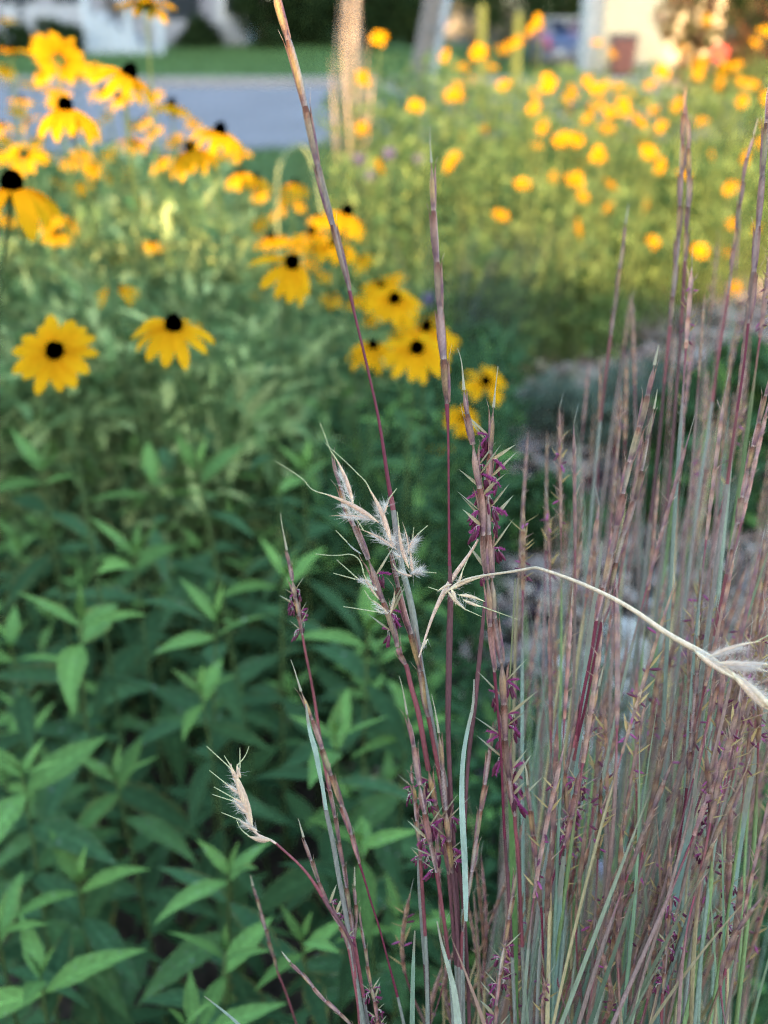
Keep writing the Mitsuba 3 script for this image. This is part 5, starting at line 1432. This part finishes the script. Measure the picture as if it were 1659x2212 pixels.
hero('purple flowering raceme low in the centre with two long awns',
     '862 1460 1.5 a,872 1500 3,879 1540 6 h,888 1580 11,896 1630 14,905 1690 15 H,914 1740 15,924 1790 14,934 1840 12,942 1880 10 k,955 1960 9,968 2060 9 c,980 2230 9', .492, .548, seg=72, flower=1.0, seed=35, tint=.95)
hero('reddish jointed stem slanting up to the tall pair from the lower centre',
     '1066 1560 8 h,1058 1620 11,1048 1690 12,1038 1750 12,1028 1820 12,1018 1890 11,1008 1950 10,1000 2000 8 k,996 2090 8 c,994 2230 9', .515, .55, seg=64, seed=36, tint=1.2,
     leafs=[('1024 1467 3,1022 1519 7,1012 1567 9,1003 1615 11,999 1651 13,997 1711 14,999 1783 13,1003 1855 12,1006 1990 8', .515, .53, (.42, .54, .46))])
hero('olive brown stem between the dark thread stem and the tall pair',
     '1046 1300 6 b,1040 1380 11,1032 1460 11,1024 1540 11,1014 1620 10,1008 1700 8,1004 1800 8,1000 1950 8 c,1002 2230 9', .52, .555, seed=37)
hero('stem with violet flowering head at the left flank of the clump',
     '888 1650 3 h,890 1680 8 H,896 1720 10,900 1765 11,905 1810 10,908 1850 9 k,912 1920 9,918 2010 9 c,924 2230 11', .515, .55, seg=44, flower=.9, seed=38)
hero('glaucous stem at the left flank foot of the clump', '905 1850 9 c,908 1920 14,914 2000 16,920 2080 14 b,926 2230 12', .53, .555, seed=39, root=True)
hero('reddish stem with few pink stigmas crossing low right of the tall pair',
     '1115 1880 8 h,1104 1960 10,1090 2040 10 H,1078 2120 9,1068 2230 8 k', .50, .515, seg=60, flower=1.0, seed=40)

# broad single leaves that can be told apart
for k, (lb, txt, z0, z1, col) in enumerate([
    ('bright green grass leaf right of the tall pair', '1113 1250 2,1108 1320 8,1104 1400 12,1101 1480 14,1100 1560 15,1100 1620 13,1103 1740 9,1110 1950 6,1118 2230 5', .51, .57, (.17, .31, .11)),
    ('pale grey grass leaf sticking up at the bottom left of the grass', '441 2152 3,470 2175 8,500 2200 11,540 2240 13', .50, .505, (.36, .46, .40)),
    ('narrow green leaf low left of the clump', '896 2010 3,893 2070 9,891 2140 11,890 2240 12', .53, .54, (.26, .36, .27)),
    ('pale straw edged leaf rising through the centre foot', '944 1990 3,954 2040 8,968 2090 12,982 2150 15,990 2240 18', .49, .50, (.46, .52, .42)),
    ('blue green leaf at the right of the red twin stem', '1300 1170 4,1286 1290 12,1272 1380 14,1262 1480 14,1250 1600 14,1236 1750 14,1220 1900 12,1200 2230 11', .56, .60, (.28, .38, .33)),
    ('wide blue green leaf in the lower right grass', '1507 1640 4,1500 1720 12,1488 1800 16,1470 1880 16,1450 1980 16,1432 2080 14,1418 2230 12', .505, .54, (.20, .30, .27)),
    ('pale blue green leaf standing at the right edge', '1665 1480 8,1650 1560 14,1632 1640 14,1612 1740 13,1590 1880 12,1560 2230 11', .53, .57, (.30, .42, .36)),
    ('grey green leaf leaning left of the white flower clusters', '1218 1850 8,1210 1920 16,1203 2000 17,1196 2100 15,1186 2230 13', .52, .54, (.24, .35, .30))]):
    t = thing('grass_leaf', lb, 'grass leaf')
    lk = leaf_blade(t, txt, z0, z1, col)
    K, _ = parse(txt)
    e = pix(K[-1, 0], K[-1, 1], z1)
    wv = K[-1, 2] * z1 / FV
    G().blade(spline(np.array([e + [0, 0, .004], e * .6 + np.array([e[0] * .8 + .02, e[1] - .03, 0]) * .4, [e[0] * .8 + .02, e[1] - .03, -.01]]), 10), np.linspace(wv, wv * .8, 10), RT, .12, np.array(col) * .8, 2).emit('sheath', 'blade_skin', t)

# ------------------------------------------------------------------ the mass of the clump behind and to the right
def mass_stem(k, tipx, tipy, z, label, group, flower=False, leaves=2, into=None, blades=None):
    rng = np.random.default_rng(20000 + k)
    bx = 1005 + (tipx - 1005) * rng.uniform(.50, .92) + rng.normal(0, 44)
    zb = z * rng.uniform(1.0, 1.09)
    mx = tipx * .5 + bx * .5 + rng.normal(0, 17)
    my = tipy * .5 + 2240 * .5
    K = pix(np.array([tipx, mx, bx]), np.array([tipy, my, 2240]), np.array([z, (z + zb) / 2 + rng.normal(0, .008), zb]))
    r_ = np.array([K[2][0] * .8 + .03, K[2][1] - .04, -.01])
    KP = np.vstack([K, r_])
    P = CubicLite(KP, 110)
    L = np.concatenate([[0], np.cumsum(np.linalg.norm(np.diff(P, axis=0), axis=1))])
    t = thing('grass_stalk', label, 'grass stalk', group) if into is None else None
    GG = (lambda: G()) if into is None else (lambda: into)
    hl, pl = rng.uniform(.045, .085), rng.uniform(.012, .06)
    R = rng.uniform(.00070, .00125)
    tint = rng.uniform(.8, 1.45) * np.array([1.03, rng.uniform(.91, 1.06), rng.uniform(.82, 1.12)])
    ih = int(np.searchsorted(L, hl)); ip = int(np.searchsorted(L, hl + pl))
    Ph = spline_dense(P, L, 0, hl, 44)
    Rh = R * 1.25 * np.interp(np.linspace(0, 1, 44), [0, .05, .2, .8, 1], [.12, .35, 1, 1, .8])
    g = GG()
    raceme_mesh(g, Ph, Rh, rng.uniform(.008, .013), rng, tint, rng.random(), 6)
    if rng.random() < .6:
        g.hairs(Ph[:1], np.array([[0, 0, 1.0]]) + rng.normal(0, .15, (1, 3)), .012, .00022, (.4, .36, .28))
    m = int(rng.integers(5, 14))
    for q in range(m):
        i = int(rng.integers(6, 40))
        g.hairs(Ph[i:i + 1], np.array([[rng.normal(0, .5), rng.normal(0, .5), 1]]), rng.uniform(.004, .010), .0005, TAN * rng.uniform(.8, 1.4))
    if into is None:
        g.emit('seed_head', 'stem_skin', t)
    if flower and into is None:
        g = G()
        for q in range(int(rng.integers(5, 12))):
            i = int(rng.integers(8, 42))
            sd = perp(np.array([0, 0, 1.0]), rng)
            b = Ph[i] + sd * R
            d = unit(sd + [0, 0, rng.normal(-.3, .6)])
            al = rng.uniform(.003, .0055)
            w2 = np.linspace(0, 1, 4)[:, None]
            g.tube(b + d * w2 * al, np.array([.4, 1, 1, .3]) * al * .13, STIG * .8 if q % 2 else ANTH * 1.3, 5)
        k_ = g.emit('anthers', 'stem_skin', t)
        labels[k_] = {'kind': 'stuff'}
        g = G()
        for q in range(int(rng.integers(6, 13))):
            i = int(rng.integers(8, 42)); sd = perp(np.array([0, 0, 1.0]), rng)
            w2 = np.linspace(0, 1, 5)[:, None]
            d = unit(sd * .8 + [0, 0, .7])
            g.blade(Ph[i] + d * w2 * rng.uniform(.007, .012), .0016 * np.array([.6, 1, .9, .5, .02]), np.cross(d, sd), .2, np.array([.58, .43, .20]) * rng.uniform(.7, 1.1), 2)
        k_ = g.emit('open_glumes', 'blade_skin', t)
        labels[k_] = {'kind': 'stuff'}
    Pc = P[max(ih - 1, 0):]
    Lc = L[max(ih - 1, 0):]
    w_ = np.clip((Lc - hl) / pl, 0, 1)[:, None]
    cg = GLAU * rng.uniform(.6, 1.15) * np.array([rng.uniform(.85, 1.15), 1, rng.uniform(.9, 1.08)])
    hue = rng.random()
    if hue < .42:
        cg = cg * .4 + .6 * np.array([.32, .12, .13]) * rng.uniform(.7, 1.2)
    elif hue < .58:
        cg = np.array([.44, .36, .20]) * rng.uniform(.7, 1.2)
    elif hue < .70:
        cg = np.array([.22, .32, .13]) * rng.uniform(.7, 1.2)
    nz = meshkit.noise(np.stack([Lc * 40, Lc * 0 + k, Lc * 0], 1))[:, None]
    c = (MAR * 1.3 * (1 - w_) + cg * w_) * (.8 + .4 * nz)
    rc = R * np.interp(Lc, [hl, hl + pl * .5, hl + pl, L[-1]], [.5, .45, .95, 1.3])
    g = GG().tube(Pc, rc, c, 6, .12, rng)
    if into is None:
        g.emit('culm', 'stem_skin', t)
    for q in range(leaves):
        s_ = rng.uniform(hl + pl + .10, hl + pl + .55)
        i = min(int(np.searchsorted(L, s_)), 104)
        b, tn = P[i], unit(P[i - 1] - P[i])
        Ll = rng.uniform(.08, .24)
        sd = perp(tn, rng)
        w2 = np.linspace(0, 1, 12)[:, None]
        pts = b + tn * w2 * Ll + sd * (.0008 + w2 * Ll * rng.uniform(.02, .20) + (w2 ** 2) * Ll * rng.uniform(0, .12))
        cl = np.array([.25, .35, .25]) * rng.uniform(.5, 1.25) * np.array([rng.uniform(.8, 1.2), 1, rng.uniform(.8, 1.15)])
        hue = rng.random()
        if hue < .22:
            cl = np.array([.36, .22, .18]) * rng.uniform(.7, 1.2)
        elif hue > .86:
            cl = np.array([.52, .44, .28]) * rng.uniform(.7, 1.1)
        cl = cl * (1 - w2 ** 4 * .5) + w2 ** 4 * .5 * np.array([.4, .25, .18])
        g = (G() if blades is None else blades).blade(pts, rng.uniform(.0013, .0030) * np.array([.8, 1, 1, 1, 1, .97, .92, .83, .7, .52, .3, .03]), sd + perp(tn, rng) * .5 + RT * .8, .15, cl, 2)
        if into is None:
            g.emit('leaf_blade', 'blade_skin', t)


def spline_dense(P, L, a, b, n):
    s_ = np.linspace(a, b, n)
    return np.stack([np.interp(s_, L, P[:, j]) for j in range(3)], 1)


rng = np.random.default_rng(2024)
nm = 0
for k in range(80):          # upright stems at the right, tips against the meadow and mulch
    x = 1075 + 600 * rng.random() ** .75
    env = np.interp(x, [1070, 1150, 1250, 1350, 1450, 1560, 1680], [980, 880, 800, 640, 560, 420, 380])
    y = env + 900 * rng.random() ** 1.1
    z = .56 + .5 * rng.random() ** 1.2
    mass_stem(nm, x, y, z, 'slender grass stem with a purple seed head among the upright mass at the right', 'upright stems of the grass clump', rng.random() < .25, 1)
    nm += 1
for k in range(156):         # the dense lower right
    x = 1130 + 560 * rng.random() ** .8
    y = rng.uniform(1330, 2150) - (x - 1130) * .35
    z = .50 + .36 * rng.random() ** 1.5
    mass_stem(nm, x, y, z, 'grass stem low in the dense blue green and purple thicket at the lower right', 'low stems of the grass thicket', rng.random() < .6, 3)
    nm += 1
for k in range(20):          # foot of the centre group
    x = rng.uniform(880, 1140); y = rng.uniform(1750, 2120); z = rng.uniform(.56, .66)
    mass_stem(nm, x, y, z, 'short grass stem at the foot of the centre group of racemes', 'short stems at the centre foot', rng.random() < .4, 2)
    nm += 1

# the rest of the clump, farther in, that nobody could tell apart
gs, gb = G(), G()
for k in range(100):
    x = 1085 + 610 * rng.random() ** .7
    y = rng.uniform(900, 2100) - (x - 1130) * .55
    mass_stem(nm, x, max(y, 520), rng.uniform(.72, 1.25), '', None, False, 2, gs, gb)
    nm += 1
k_ = gs.emit('grass_thicket', 'stem_skin')
labels[k_] = {'label': 'crowded thin stems deep inside the grass clump at the right', 'category': 'grass', 'kind': 'stuff'}
k_ = gb.emit('leaves', 'blade_skin', k_)
labels[k_] = {'kind': 'stuff'}
